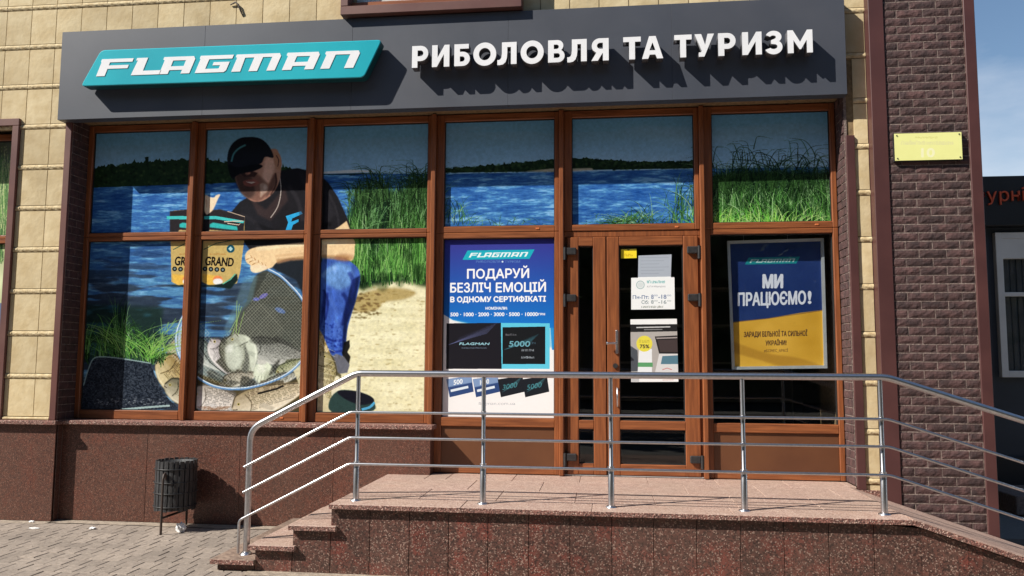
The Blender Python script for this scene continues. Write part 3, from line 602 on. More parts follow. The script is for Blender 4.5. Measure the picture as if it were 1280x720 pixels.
    for P, a in (([(262, 462), (284, 474), (300, 478), (284, 484), (262, 478)], .6), ([(304, 470), (318, 476), (316, 484), (300, 482)], .7), ([(340, 458), (350, 448), (344, 464), (336, 470)], .7), ([(246, 440), (254, 448), (250, 462), (244, 460)], .6), ([(276, 424), (284, 420), (280, 432)], .6), ([(312, 424), (330, 420), (350, 426), (340, 430), (318, 430)], .5)):
        cv.poly(P, (44, 44, 42), a, 2, True)
    for cx_, cy_, r_ in ((290, 436, 14), (326, 462, 9)):
        for q in range(26): cv.line([(cx_+rnd.uniform(-r_, r_), cy_+rnd.uniform(-r_, r_)), (cx_+rnd.uniform(-r_, r_), cy_+rnd.uniform(-r_, r_))], .5, (170, 180, 160), .25)
    cv.poly([(304, 430), (311, 446), (309, 466), (302, 462), (306, 446)], (92, 94, 88), .8, 2, True); cv.line([(250, 434), (262, 452), (282, 468)], 1.2, (36, 40, 40), .8, smooth=True); cv.line([(246, 450), (262, 464), (278, 474)], 1.5, (150, 158, 150), .7, smooth=True, k=1)
    # brown carp at the left
    sc_ = vnoise(H, W, 4, 4, 88, 2); br = np.clip(np.array([168, 142, 88])/255.+(sc_-.5)[..., None]*.5, 0, 1).astype(np.float32)
    cv.poly([(214, 470), (246, 466), (300, 488), (345, 484), (382, 468), (382, 516), (244, 518), (214, 500)], (92, 84, 62), 1, 2)
    fish(226, 478, 84, 38, 50, (146, 126, 88), (222, 210, 168), False, seed=8); fish(238, 494, 70, 28, 22, (112, 110, 94), (212, 206, 182), seed=9)
    fish(276, 502, 78, 34, 12, (168, 160, 150), (250, 246, 242), seed=10); fish(338, 496, 100, 34, -17, (158, 144, 118), (240, 230, 206), seed=11)
    cv.line([(322, 492), (346, 486), (354, 482)], 2.4, (44, 42, 40), .9); cv.poly([(366, 462), (382, 458), (384, 480), (374, 482)], (210, 204, 170), .9, 1)
    br2 = np.clip(np.array([186, 164, 116])/255.+(vnoise(H, W, 4, 4, 88, 2)-.5)[..., None]*.5, 0, 1).astype(np.float32)
    for _ in range(70): cv.line([(rnd.uniform(244, 290), 517), (rnd.uniform(244, 290), 508)], .6, (150, 120, 100), .4)
    gm_ = ((np.sin((gx+gy)*.55) > .82) | (np.sin((gx-gy)*.55) > .82)).astype(np.float32); pale = np.zeros((H, W, 3), np.float32)+np.array([214, 218, 206], np.float32)/255.
    for P, a_ in (([(335, 340), (364, 358), (388, 400), (386, 440), (350, 474), (290, 486), (244, 470), (222, 440), (226, 404), (240, 384), (270, 430), (300, 400)], .34), ([(240, 378), (226, 400), (206, 436), (220, 452), (246, 470), (250, 430)], .5), ([(398, 410), (414, 445), (425, 482), (412, 516), (398, 516)], .45)):
        mk = cv.mask([P]); cv.put((mk[0], mk[1], mk[2]*gm_[mk[1]:mk[1]+mk[2].shape[0], mk[0]:mk[0]+mk[2].shape[1]]), pale, a_)
    # hoop of the landing net
    hoop = [(335, 337), (350, 345), (364, 358), (376, 372), (386, 392), (391, 415), (388, 436), (376, 452), (358, 468), (330, 480), (300, 486), (272, 484), (250, 474), (232, 458), (222, 440), (220, 420), (226, 400), (240, 378)]
    cv.line(hoop, 3.0, (112, 152, 204), 1, smooth=True, k=1); cv.line([(x, y-1) for x, y in hoop], 1.3, (214, 230, 246), .9, smooth=True)
    cv.line([(230, 398), (224, 420), (226, 446), (236, 462)], 3, (166, 196, 232), .8, smooth=True)
    for i in range(20): cv.line([(300+i*4, 486-i*.6), (303+i*4, 470)], .5, (60, 60, 56), .5)
    # keepnet, right of the post
    cv.poly([(398, 410), (404, 420), (414, 445), (420, 466), (425, 482), (420, 500), (412, 516), (398, 516)], br2, .95, 1); cv.line([(400, 424), (412, 448), (420, 470)], 1, (214, 206, 170), .9)
    fish(410, 476, 74, 26, 78, (150, 140, 104), (226, 214, 176), seed=12)
    for i in range(12): cv.line([(398, 430+i*7), (419, 440+i*6)], .6, (230, 226, 196), .45)
    cv.poly([(420, 470), (427, 478), (424, 494), (418, 500), (414, 490)], (226, 220, 190), 1, 1, True); cv.poly([(400, 492), (414, 500), (414, 516), (398, 516)], (206, 196, 160), .9, 1)
    cv.poly([(412, 500), (424, 488), (444, 489), (462, 495), (468, 503), (464, 514), (416, 515)], (62, 84, 82), 1, 1, True); cv.poly([(422, 489), (444, 489), (464, 496), (466, 503), (450, 506), (430, 498)], (40, 40, 52), .95, 1, True)
    cv.line([(452, 512), (462, 509), (468, 503)], 3, (92, 164, 206), 1, smooth=True)
    # mat and grass bottom left
    mt = np.clip(np.array([58, 66, 78])/255.+(vnoise(H, W, 3, 4, 91, 2)-.5)[..., None]*.30, 0, 1).astype(np.float32)
    cv.poly([(88, 380), (204, 384), (196, 452), (88, 452)], (30, 56, 40), .55, 6)
    reeds(96, 150, (452, 452), (72, 92), 420, 52, 12); reeds(140, 204, (452, 456), (92, 34), 420, 53, 12)
    reeds(130, 190, (450, 450), (60, 60), 60, 54, 34, cols=[(150, 190, 110), (120, 176, 84)], w=.9)
    cv.poly([(98, 500), (108, 470), (113, 452), (122, 446), (150, 447), (188, 454), (194, 470), (204, 492), (222, 510), (160, 514), (96, 516)], mt, 1, 1)
    cv.line([(104, 482), (110, 462), (116, 449), (126, 446), (150, 448), (188, 454)], 1.5, (150, 176, 176), .85, smooth=True)
    cv.line([(150, 512), (186, 509), (212, 507)], 2.4, (170, 196, 196), .9); cv.poly([(84, 440), (104, 470), (98, 516), (84, 516)], (70, 74, 60), .8, 3)
    for _ in range(90): cv.ell(rnd.uniform(118, 206), rnd.uniform(498, 506), rnd.uniform(.5, 1.6), .6, (150, 156, 160), .5)
    for _ in range(24): cv.line([(rnd.uniform(180, 210), rnd.uniform(420, 450)), (rnd.uniform(196, 236), rnd.uniform(396, 440))], .8, (150, 190, 110), .6)
    for _ in range(5): cv.line([(rnd.uniform(286, 300), rnd.uniform(412, 420)), (rnd.uniform(290, 306), rnd.uniform(366, 400))], .8, (160, 196, 120), .7)
    a = cv.a; lum = a.mean(2, keepdims=True); a = lum+(a-lum)*.92; a = np.clip(a, 0, 1); a = a+(a-.5)*(.26-.26*np.abs(a-.5))-.02*(a < .5); blot = vnoise(H, W, 7, 7, 99, 2)[..., None]-.5
    cv.a[:] = np.clip(a*(1+blot*.12)+(nr.random((H, W, 1), dtype=np.float32)-.5)*.06, 0, 1)
    return cv

def paint_certificate():
    p0 = at(553, 522, .285); p1 = at(694, 301, .285); cv = Canvas(-1.66, -.49, 1.04, 2.88, 620, .285, (244, 242, 242)); H, W = cv.H, cv.W
    y = np.arange(H)[:, None]/H; x = np.arange(W)[None, :]/W; t = np.clip(y/.5, 0, 1)+.0*x
    g = (np.array([58, 50, 142])/255.*(1-t[..., None])+np.array([16, 118, 206])/255.*t[..., None]); g = g+((.5-np.abs(x-.5))[..., None])*.04; g = g.astype(np.float32)
    cv.poly([(540, 290), (705, 290), (705, 438), (690, 437), (688, 410), (620, 406), (585, 404), (566, 400), (553, 392), (540, 380)], g, 1, 1)
    cv.poly([(555, 396), (590, 404), (640, 407), (694, 410), (694, 437), (680, 430), (620, 408), (580, 405)], (70, 180, 226), .5, 4)
    logo_print(cv, 578, 324, 668, 312.5, -.015, (26, 176, 196))
    cv.text('РИБОЛОВЛЯ', 595, 625, 325.5, 328.3, (110, 150, 210), .9); cv.ell(628, 327, 1.2, 1.2, (200, 220, 240)); cv.text('ТУРИЗМ', 631, 650, 325.5, 328.3, (110, 150, 210), .9)
    cv.text('ПОДАРУЙ', 584, 661, 336, 347.5, (250, 250, 252), 1, 2, slope=-.012)
    cv.text('БЕЗЛІЧ', 563, 613, 353.5, 365, (250, 250, 252), 1, 2, slope=-.012); cv.text('ЕМОЦІЙ', 620, 682, 353, 364.5, (250, 250, 252), 1, 2, slope=-.012)
    cv.text('В ОДНОМУ СЕРТИФІКАТІ', 563, 682, 370.5, 377, (250, 250, 252), 1, 2, slope=-.008)
    cv.text('НОМІНАЛИ:', 607, 634, 383.5, 386.8, (240, 244, 250), 1, 1)
    cv.text('500 · 1000 · 2000 · 3000 · 5000 · 10000', 563, 672, 390.3, 395, (250, 250, 252), 1, 1, slope=-.004); cv.text('ГРН', 673, 681, 391.3, 394, (250, 250, 252), 1, 1)
    # cards
    cv.poly([(626, 403.5), (687, 404), (687, 461), (626, 461)], (96, 204, 232)); cv.poly([(558, 404), (626, 403.5), (627, 461), (557.5, 461)], (26, 24, 32)); cv.poly([(628, 409), (681.5, 408), (681.5, 455), (628, 455)], (22, 24, 28))
    for k, (ox, oy, sx, c) in enumerate([(560, 431, 1, (96, 104, 150)), (630, 437, .7, (60, 120, 136))]):
        for i in range(26):
            a = ox+i*1.9*sx; cv.line([(a, oy-i*.55*sx), (a+10*sx, oy-4*sx-i*.8*sx), (a+15*sx, oy-10*sx-i*.75*sx)], .8, c, .5, True, True)
    cv.text('FLAGMAN', 574, 611, 428, 431, (150, 200, 214), 1, 1, shear=.3); cv.scrib(577, 608, 434, 435.6, (110, 130, 150), .7)
    cv.text('5000', 636, 662, 426, 433, (110, 170, 186), 1, 1, shear=.12); cv.text('ГРН', 663, 669, 427.5, 430, (90, 130, 150), .9)
    cv.scrib(652, 667, 436, 439, (170, 180, 190), .8); cv.scrib(652, 667, 445, 448, (170, 180, 190), .8, 1); cv.scrib(632, 646, 417, 419.5, (130, 130, 136), .7)
    for i, (x, dk) in enumerate([(558, 0), (591, 0), (622, 1), (652.5, 1)]):
        P = [(x, 474), (x+31, 469.5), (x+34, 489.5), (x+4, 496.5)]
        cv.poly([(a, b) for a, b in P], (26, 30, 38) if dk else (46, 72, 124))
        if dk:
            cv.text(['3000', '5000'][i-2], x+6, x+24, 479, 485.5, (70, 140, 150), 1, 0, slope=-.2, shear=.12)
            for j in range(10): cv.line([(x+6+j*2, 490-j), (x+18+j*1.3, 480-j)], .5, (80, 150, 160), .5)
        else:
            cv.poly([(x, 474), (x+31, 469.5), (x+32, 478), (x+2, 484)], (150, 176, 214), .8, 2); cv.text(['500', '1000'][i], x+9, x+20, 474, 480, (240, 246, 250), 1, 1, slope=-.15); cv.poly([(x+5, 487), (x+27, 482), (x+27.5, 485), (x+5.5, 490)], (226, 236, 246))
    cv.text('flagman.com.ua', 598, 644, 502, 506, (176, 180, 186), .9); return cv

def paint_open_poster():
    Y = .40; cv = Canvas(1.05, 2.25, 1.35, 3.0, 620, Y, (28, 58, 118)); H, W = cv.H, cv.W
    n = vnoise(H, W, 150, 200, 5, 3); y = np.arange(H)[:, None]/H
    cv.a[:] = (np.array([26, 50, 108])/255.+(n-.5)[..., None]*.10+(1-y[..., None])*.03)
    yl = np.clip(np.array([222, 172, 60])/255.+(n-.5)[..., None]*.18, 0, 1).astype(np.float32)
    cv.poly([(900, 404), (930, 401), (960, 398), (1000, 391), (1040, 386), (1045, 470), (900, 470)], yl, 1, 1)
    cv.poly([(905, 424), (930, 432), (960, 442), (1000, 448), (1030, 460), (985, 459), (950, 450), (905, 436)], (176, 128, 44), .6, 5, True); cv.line([(910, 403.6), (960, 398), (1035, 387)], 1.2, (90, 60, 60), .5, k=1)
    logo_print(cv, 931, 330, 1000, 321.5, -.02, (26, 140, 150), (200, 230, 230))
    W_ = (226, 232, 246)
    cv.text('МИ', 954, 978, 343.5, 359.5, W_, 1, 5, slope=-.01); cv.text('ПРАЦЮЄМО', 922.5, 1007, 365, 381, W_, 1, 3, slope=-.03); cv.text('!', 1010.5, 1013.5, 363.5, 379, W_, 1, 4)
    T_ = (74, 44, 40)
    cv.text('ЗАРАДИ ВІЛЬНОЇ ТА СИЛЬНОЇ', 930, 1009, 414, 420.5, T_, 1, 1, slope=-.02); cv.text('УКРАЇНИ!', 957, 983, 425.5, 431.5, T_, 1, 1, slope=-.02); cv.text('#БІЗНЕС_АРМІЇ', 955, 985, 436.5, 440, T_, .9, 0, slope=-.02)
    return cv
def paint_sheets():
    Y = .27; cv = Canvas(.1, .80, 1.35, 2.8, 900, Y, (238, 240, 240))
    cv.poly([(797, 318), (840, 316.5), (840, 349), (797, 349)], (170, 178, 190))                      # grey page
    for i in range(6): cv.line([(801, 322+i*4), (836-(i % 3)*6, 321.6+i*4)], .7, (140, 148, 162), .6)
    cv.poly([(788, 346.5), (843, 345.5), (844, 387), (788.5, 387.5)], (240, 242, 242))
    cv.ell(800.5, 356, 5.4, 5.4, (176, 196, 196)); cv.ell(800.5, 356, 4.2, 4.2, (232, 236, 236)); cv.ell(800.5, 356, 3.4, 3.4, (206, 214, 214), .7)
    cv.scrib(809, 831, 350.4, 354, (110, 176, 176), .8, 1.2); cv.scrib(809, 832, 356.8, 359, (160, 160, 166), .6)
    cv.text('Пн-Пт:', 791, 811, 369, 373.5, (90, 110, 150), .9, 1); cv.text('8', 814, 817, 368, 373.5, (90, 110, 150), .9, 1); cv.text('00', 817.5, 822, 368, 370.3, (90, 110, 150), .8); cv.text('-18', 823, 833, 368, 373.3, (90, 110, 150), .9, 1); cv.text('00', 834, 839, 368, 370.2, (90, 110, 150), .8)
    cv.text('Сб:', 802, 811, 375.3, 379.7, (110, 124, 130), .8, 1); cv.text('8', 814, 817, 375, 379.5, (110, 124, 130), .8, 1); cv.text('00', 817.5, 822, 375, 376.8, (110, 124, 130), .8); cv.text('-16', 823, 833, 375, 379.5, (110, 124, 130), .8, 1); cv.text('00', 834, 839, 375, 376.8, (110, 124, 130), .8)
    cv.scrib(802, 829, 381.8, 384.8, (130, 136, 128), .7, 1)
    # leaflet with a laptop
    cv.poly([(787, 398.5), (846.5, 397.5), (848.5, 478), (788.5, 478)], (176, 170, 166)); cv.poly([(787, 398.5), (846.5, 397.5), (846.5, 405.5), (787, 406)], (240, 240, 240)); cv.poly([(787.5, 405.5), (846.5, 405), (846.5, 414), (788, 415)], (26, 24, 26))
    cv.line([(795.5, 409.3), (838, 408.4)], 1.4, (220, 220, 220), .9); cv.line([(805, 412), (828, 411.6)], 1.2, (140, 140, 140), .9)
    cv.poly([(788, 432), (797, 438), (798, 464), (788.5, 464)], (76, 80, 88), 1, 1); cv.poly([(799, 436), (815, 436), (815, 466), (797, 466)], (232, 234, 236), 1, 1)
    cv.ell(805.5, 429.5, 10, 10, (228, 214, 74)); cv.scrib(799, 812, 424, 428.5, (170, 156, 60), .7); cv.text('75%', 800, 811.5, 430.5, 435, (90, 80, 50), 1, 2)
    cv.poly([(797.5, 453), (816, 453), (816, 458.5), (797.5, 458.5)], (92, 156, 104))
    cv.poly([(818.5, 420.5), (848, 419), (848, 442), (824, 442)], (34, 30, 32)); cv.poly([(820, 422), (848, 421), (848, 422.6), (821, 423.6)], (160, 150, 148)); cv.poly([(822, 425), (848, 424), (848, 440), (825.5, 440)], (66, 54, 54)); cv.poly([(824, 442), (848, 442), (848, 478), (816, 478)], (214, 212, 212)); cv.poly([(828, 445), (848, 444), (848, 455), (826, 455)], (84, 122, 140))
    cv.poly([(788.5, 466), (848.4, 466), (848.5, 478), (788.5, 478)], (242, 240, 240)); cv.line([(828, 462), (834, 460), (840, 462)], 1.1, (200, 110, 110), .8); cv.line([(828, 475), (842, 474.6)], .8, (210, 160, 150), .8); cv.poly([(789.5, 471), (799, 471), (799, 477), (789.5, 477)], (196, 196, 198))
    return cv
def paint_plaque():
    cv = Canvas(2.55, 3.2, 3.4, 3.75, 700, -.14, (238, 238, 158)); n = vnoise(cv.H, cv.W, 90, 120, 8, 3); cv.a += (n-.5)[..., None]*.05
    p = (206, 202, 120)
    cv.scrib(1144, 1172, 170.5, 173, p, .6); cv.scrib(1127, 1192, 176, 181, (222, 218, 168), .5, 2); cv.text('10', 1152, 1168, 185, 196, (246, 243, 206), .8, 3, slope=-.015); return cv

CERT = paint_certificate(); M['cert'] = CERT.material('certificate_print', .35, .92)
OPENP = paint_open_poster(); M['openp'] = OPENP.material('open_print', .4, .9)
SHEET = paint_sheets(); M['sheets'] = SHEET.material('sheet_print', .5, .92)
PLAQ = paint_plaque(); M['plaq'] = PLAQ.material('plaque_print', .4, .95)
MUR = paint_mural(); M['film'] = MUR.material('film_print', .3, .86, .22)

# ------------------------------------------------------------------ ground
gm = MB(); gm.box(-60, 60, -90, 60, -.6, -.065)
ground = gm.build('ground', M['asphalt']); tag(ground, kind='structure')
pave = MB(); pave.box(-9, 7.5, -6.4, .6, -.06, -.0055)
pavement = pave.build('pavement', M['pave_sand']); tag(pavement, kind='structure')
# pavers: long side across the wall, running bond
PW, PL, G = .178, .19, .005
pm = []
PX_, PY_ = .150, .185
for k in range(4):
    b = MB(); c = .0025+.0008*k; b.box(-PX_/2+G/2, PX_/2-G/2, -PY_/2+G/2, PY_/2-G/2, -.05, 0, c); pm.append(b.mesh('paver', M['paver']))
cand = []
for j in range(int(6.7/PY_)):
    y = .50-PY_*(j+.5)
    if y < -6.25: break
    for i in range(int(16.3/PX_)): cand.append((-8.95+PX_*(i+.5)+(PX_/2 if j % 2 else 0)+rnd.uniform(-.002, .002), y))
def proj(p):
    d = np.array(p)-CAM; c = (d@_r2, d@_u2, d@_f); return (640+FPX*c[0]/c[2], 360-FPX*c[1]/c[2]) if c[2] > .2 else (-9999, 0)
vis = []; rest = []
for x, y in cand:
    if -2.2 < x < 3.9 and y > -1.42: continue
    if y > -.0 and x > -5.5: continue
    if y > -.10 and x < -5.4: continue
    q = proj((x, y, 0)); ok = -14 < q[0] < 660 and 640 < q[1] < 728 and not (x > -2.8 and y > -1.5)
    (vis if ok else rest).append((x, y, q))
vis.sort(key=lambda t: -t[2][1])
rest += vis[296:]; vis = vis[:296]
for x, y, q in vis:
    o = link('paver', pm[rnd.randrange(4)], pavement, (x, y, rnd.uniform(-.0018, .0018)-.0005), (rnd.gauss(0, .006), rnd.gauss(0, .006), rnd.gauss(0, .006)))
b = MB()
for x, y, q in rest: b.box(x-PX_/2+G/2, x+PX_/2-G/2, y-PY_/2+G/2, y+PY_/2-G/2, -.05, rnd.uniform(-.0015, .0015), .003)
tag(b.build('far_pavers', M['paver'], pavement), kind='stuff')
# smeared cement where wall and steps meet the paving
b = MB()
def strip(x0, x1, y0, y1, z, seed):
    g = random.Random(seed); n = int((x1-x0)/.06); vs = []; fs = []
    for i in range(n+1):
        x = x0+(x1-x0)*i/n; vs += [(x, y0+g.uniform(-.02, .02), .0), (x, y1, z)]
    for i in range(n): fs.append((2*i, 2*i+2, 2*i+3, 2*i+1))
    b.add(vs, fs)
strip(-9, -5.53, -.11, .002, .004, 1); strip(-5.53, -2.7, -.03, .1, .004, 2); strip(-2.76, 3.9, -1.62, -1.455, .008, 3)
tag(b.build('cement_strip', M['cement']), kind='structure')

# ------------------------------------------------------------------ the shop building
shop = empty('shop_building', (0, 0, 0), 'sand and brown brick shop with a wide glazed front and long dark sign', 'building')
XL, XR = -5.53, 2.195          # reveal of the shop front
b = MB()
b.box(-9, 2.40, .012, .5, 4.13, 7.6); b.box(-6.126, XL-.002, .012, 1.2, .96, 4.13); b.box(-9, -6.2, .012, .5, 4.10, 4.13); b.box(-9, -7.7, .012, .5, .96, 4.1)
b.box(XR+.012, 2.40, .012, 1.2, 0, 4.13); b.box(-9, 3.30, 5.8, 6.0, 0, 7.6); b.box(-9, 3.30, .52, 5.8, 4.6, 4.8); b.box(3.1, 3.30, .2, 5.8, 0, 7.6); b.box(-9, 3.3, .5, 6.0, 7.6, 7.75)
b.box(-9, -8.8, .5, 5.8, 0, 7.6); b.box(-6.19, XL-.01, 1.2, 1.4, 0, 4.5)
wall = b.build('wall', M['grout'], shop)
# face tiles .286 x .434 with rope mouldings between the rows
TX, TZ, X0, Z0 = .2864, .4343, -6.078, 1.011
tm = {}
def tile_mesh(w_, h, seed):
    key = (round(w_, 3), round(h, 3), seed)
    if key not in tm:
        g = random.Random(seed*13+5); n, m = 4, 5; vs = []; fs = []
        for i in range(m+1):
            for j in range(n+1):
                e = i in (0, m) or j in (0, n); ee = i in (0, m) and j in (0, n)
                vs.append((w_*j/n, .0015*(e)-(0 if e else g.uniform(-.0006, .0011)), h*i/m))
        for i in range(m):
            for j in range(n): a = i*(n+1)+j; fs.append((a, a+1, a+n+2, a+n+1))
        bb = MB(); bb.add(vs, fs, 0, True)
        k = len(vs); ring = [(0, 0), (w_, 0), (w_, h), (0, h)]; bb.add([(x, .0015, z) for x, z in ring]+[(x, .02, z) for x, z in ring], [(i, (i+1) % 4, (i+1) % 4+4, i+4) for i in range(4)])
        tm[key] = bb.mesh('tile', M['beige'])
    return tm[key]
rm = {}
def ridge_mesh(w_, seed):
    key = (round(w_, 3), seed)
    if key not in rm:
        g = random.Random(seed*7+1); n = 18; m = 6; vs = []; fs = []; ph = g.uniform(0, 6)
        for j in range(n+1):
            x = w_*j/n
            for i in range(m+1):
                t = i/m; z = (t-.5)*.050; pr = math.sin(math.pi*t); tw = .5+.5*math.sin((x/.085+t*.9)*2*math.pi+ph)
                vs.append((x, -.012*pr*(.4+.6*tw)-g.uniform(0, .002)*pr, z))
        for j in range(n):
            for i in range(m): a = j*(m+1)+i; fs.append((a, a+m+1, a+m+2, a+1))
        bb = MB(); bb.add(vs, fs, 0, True); bb.add([(0, .001, -.028), (w_, .001, -.028), (w_, .001, .028), (0, .001, .028), (0, .014, -.028), (w_, .014, -.028), (w_, .014, .028), (0, .014, .028)], [(0, 1, 5, 4), (1, 2, 6, 5), (2, 3, 7, 6), (3, 0, 4, 7)])
        rm[key] = bb.mesh('rope_moulding', M['ridge'])
    return rm[key]
def tile_row(k, x0, x1, ridge=True, cap=True):
    """row k: from moulding k up to moulding k+1"""
    z0 = Z0+TZ*k; i0 = math.floor((x0-X0)/TX+1e-6); i = i0
    while X0+i*TX < x1-1e-4:
        a = max(x0, X0+i*TX); c = min(x1, X0+(i+1)*TX)
        if c-a > .02:
            q = link('tile', tile_mesh(c-a-.0075, TZ-.062, rnd.randrange(3)), wall, (a+.0037, -.0008*rnd.random(), z0+.031))
            if ridge: link('rope_moulding', ridge_mesh(c-a-.002, rnd.randrange(3)), wall, (a+.001, .001, z0))
        i += 1
for k in range(0, 7): tile_row(k, -6.126, -5.60, k > 0)
tile_row(7, -6.65, -5.56); tile_row(8, -6.65, -5.56)
for k in (9, 10): tile_row(k, -6.65, 2.41)
tile_row(8, 2.20, 2.405)
for k in range(-1, 8): tile_row(k, 2.277, 2.405)
box('rope_moulding', M['ridge'], wall, -6.126, -5.60, -.02, .01, .993+.012, 1.034, .008)
b = MB(); b.box(2.277, 2.404, .002, .011, .4, .54)
b.build('tile', M['beige'], wall)
# brown trims round the openings
def trim(*a): box('trim', M['trim'], shop, *a, .004)
trim(-5.602, -5.532, -.022, .011, 1.006, 4.128); box('trim', M['trim_dark'], shop, 2.2, 2.277, -.022, .011, .5, 3.72, .004)
trim(-6.2, -6.126, -.03, .011, 1.006, 4.062); trim(-8.0, -6.126, -.03, .011, 4.064, 4.14)
# upper window surround over the sign
up = MB(); up.box(-2.61, -2.535, -.185, .011, 5.12, 6.8, .004); up.box(-.88, -.805, -.185, .011, 5.12, 6.8, .004); up.box(-2.61, -.805, -.185, .011, 5.03, 5.118, .004); up.box(-2.61, -.805, -.185, .011, 6.802, 6.89, .004)
us = up.build('upper_window', M['trim'], shop)
box('pane', M['glass'], us, -2.53, -.885, -.02, -.012, 5.12, 6.8)
box('window_frame', M['wood_h'], us, -2.53, -.885, -.08, -.03, 5.12, 5.2, .004); box('blind', M['pvc'], us, -2.5, -.9, -.008, .0, 5.2, 6.8)
# brick reveals
def brick_mesh(l, h, d, seed):
    g = random.Random(seed); bb = MB(); n = 6; vs = []; fs = []
    for i in range(4):
        for j in range(n+1):
            e = i in (0, 3) or j in (0, n); vs.append((l*j/n, (.004 if e else -g.uniform(-.0002, .0030)), h*i/3))
    for i in range(3):
        for j in range(n): a = i*(n+1)+j; fs.append((a, a+1, a+n+2, a+n+1))
    bb.add(vs, fs, 0, False); r = [(0, 0), (l, 0), (l, h), (0, h)]
    bb.add([(x, .004, z) for x, z in r]+[(x, d, z) for x, z in r], [(i, (i+1) % 4, (i+1) % 4+4, i+4) for i in range(4)])
    return bb.mesh('brick', M['brick'])
def reveal(x, face, z0, z1):
    """side bricks of an opening, face=+1 looks right, -1 looks left"""
    bb = MB(); g = random.Random(3+face); z = z0; r = 0
    while z < z1-.03:
        ys = [.0, .13, .272] if r % 2 == 0 else [.0, .06, .2, .272]
        for a, c in zip(ys[:-1], ys[1:]):
            d = g.uniform(.006, .013); x0, x1 = (x-.012, x+d) if face > 0 else (x-d, x+.012)
            bb.box(x0, x1, a+.003, c-.004, z+.004, min(z+.0765, z1)-.004, .003)
        z += .0765; r += 1
    o = bb.build('reveal', M['mortar'], shop); o.data.materials[0] = M['brick']; o['kind'] = 'stuff'; o['label'] = 'brown brick reveal beside the window'
    b2 = MB(); b2.box(*((x-.02, x+.003) if face > 0 else (x-.003, x+.02)), .001, .272, z0, z1); b2.build('mortar_bed', M['mortar'], shop)
reveal(XL, 1, 1.006, 4.128); reveal(XR, -1, .534, 4.128)
# brick column at the right corner
CX0, CX1 = 2.407, 3.332
b = MB(); b.box(2.44, CX1-.03, -.0945, .3, 0, 7.5); col = b.build('brick_column', M['mortar'], shop)
def ctrim(*a): box('trim', M['trim_dark'], col, *a, .004)
ctrim(CX0, 2.54, -.112, .02, 0, 7.52); ctrim(3.237, CX1, -.112, .3, 0, 7.52); box('trim', M['trim_dark'], col, CX0-.001, CX1+.001, -.12, .5, 7.522, 7.6, .005)
CH = .0768; BL = .222; bms = {}
def bmesh_for(l, s):
    k = (round(l, 3), s)
    if k not in bms: bms[k] = brick_mesh(l, CH-.010, .03, s+int(l*100))
    return bms[k]
bx0, bx1 = 2.545, 3.233; nb = 0; far = []
for r in range(0, 98):
    z = .03+CH*r; off = (0 if r % 2 else -BL/2-.004); x = bx0+off; 
    while x < bx1-.01:
        a = max(x, bx0); c = min(x+BL, bx1)
        if c-a > .02:
            q = proj((a, -.1, z)); v = q[1] > -12 and z > .12
            if v and nb < 300:
                o = link('brick', bmesh_for(c-a, rnd.randrange(4)), col, (a, -.0985-rnd.uniform(0, .003), z)); nb += 1
            else: far.append((a, c, z))
        x += BL+.0085
b = MB()
for a, c, z in far: b.box(a, c, -.100, -.07, z, z+CH-.01, .002)
tag(b.build('upper_bricks', M['brick'], col), kind='stuff')
# granite plinth
b = MB(); b.box(-9, XL-.001, .012, .35, -.05, .955); b.box(XL, -1.712, .112, .35, -.05, .955); plinth = b.build('plinth', M['joint'], shop)
def panel(x0, x1, y0, y1, z0, z1, m='granite', c=.0025, p=None, n='granite_panel'): return box(n, M[m], p or plinth, x0, x1, y0, y1, z0, z1, c)
xs = [-8.9, -8.0, -7.1, -6.32, XL]
for a, c in zip(xs[:-1], xs[1:]): panel(a+.001, c-.001, 0, .03, .006, .957)
panel(XL-.03, XL-.0005, .031, .1, .0, .957)
xs = [XL, -4.6, -3.62, -2.66, -1.70]
for a, c in zip(xs[:-1], xs[1:]): panel(a+.001, c-.001, .1, .13, .006, .957)
panel(-1.73, -1.70, .131, .26, .535, .957)
def ledge(x0, x1, y0, y1, z0=.960, z1=1.003): box('ledge', M['granite_edge'], plinth, x0, x1, y0, y1, z0, z1, .006)
ledge(-8.99, -7.0, -.055, .27); ledge(-6.998, -5.50, -.055, .27); ledge(-5.498, -3.6, .045, .27); ledge(-3.598, -1.67, .045, .27)

# ------------------------------------------------------------------ shop front glazing
FY, GY = .25, .292                                  # frame face and glass
posts = [-4.331, -3.042, -1.757, -.468, .895]
def bar(b, x0, x1, z0, z1, y0=FY, y1=.33, c=.006): b.box(x0, x1, y0, y1, z0, z1, c)
def frame_bars(name, x0, x1, z0, z1, wl, wr, wb, wt, parent, y0=FY, mids=()):
    """four mitred bars as one frame; upright bars run through"""
    b = MB(); b.box(x0, x0+wl, y0, .33, z0, z1, .006, 0); b.box(x1-wr, x1, y0, .33, z0, z1, .006, 0)
    b.box(x0+wl-.001, x1-wr+.001, y0+.0015, .329, z0, z0+wb, .006, 1); b.box(x0+wl-.001, x1-wr+.001, y0+.0015, .329, z1-wt, z1, .006, 1)
    for m in mids: b.box(x0+wl-.001, x1-wr+.001, y0+.0015, .329, m[0], m[1], .006, 1)
    g = .008                                        # gasket
    for (a, c) in ((x0+wl, x0+wl+g), (x1-wr-g, x1-wr)): b.box(a, c, .275, .31, z0+wb, z1-wt, 0, 2)
    b.box(x0+wl+g, x1-wr-g, .275, .31, z0+wb, z0+wb+g, 0, 2); b.box(x0+wl+g, x1-wr-g, .275, .31, z1-wt-g, z1-wt, 0, 2)
    return b.build(name, [M['wood_v'], M['wood_h'], M['seal']], parent)
def pane(parent, x0, x1, z0, z1, y=GY): return box('pane', M['glass'], parent, x0+.002, x1-.002, y, y+.006, z0+.002, z1-.002)
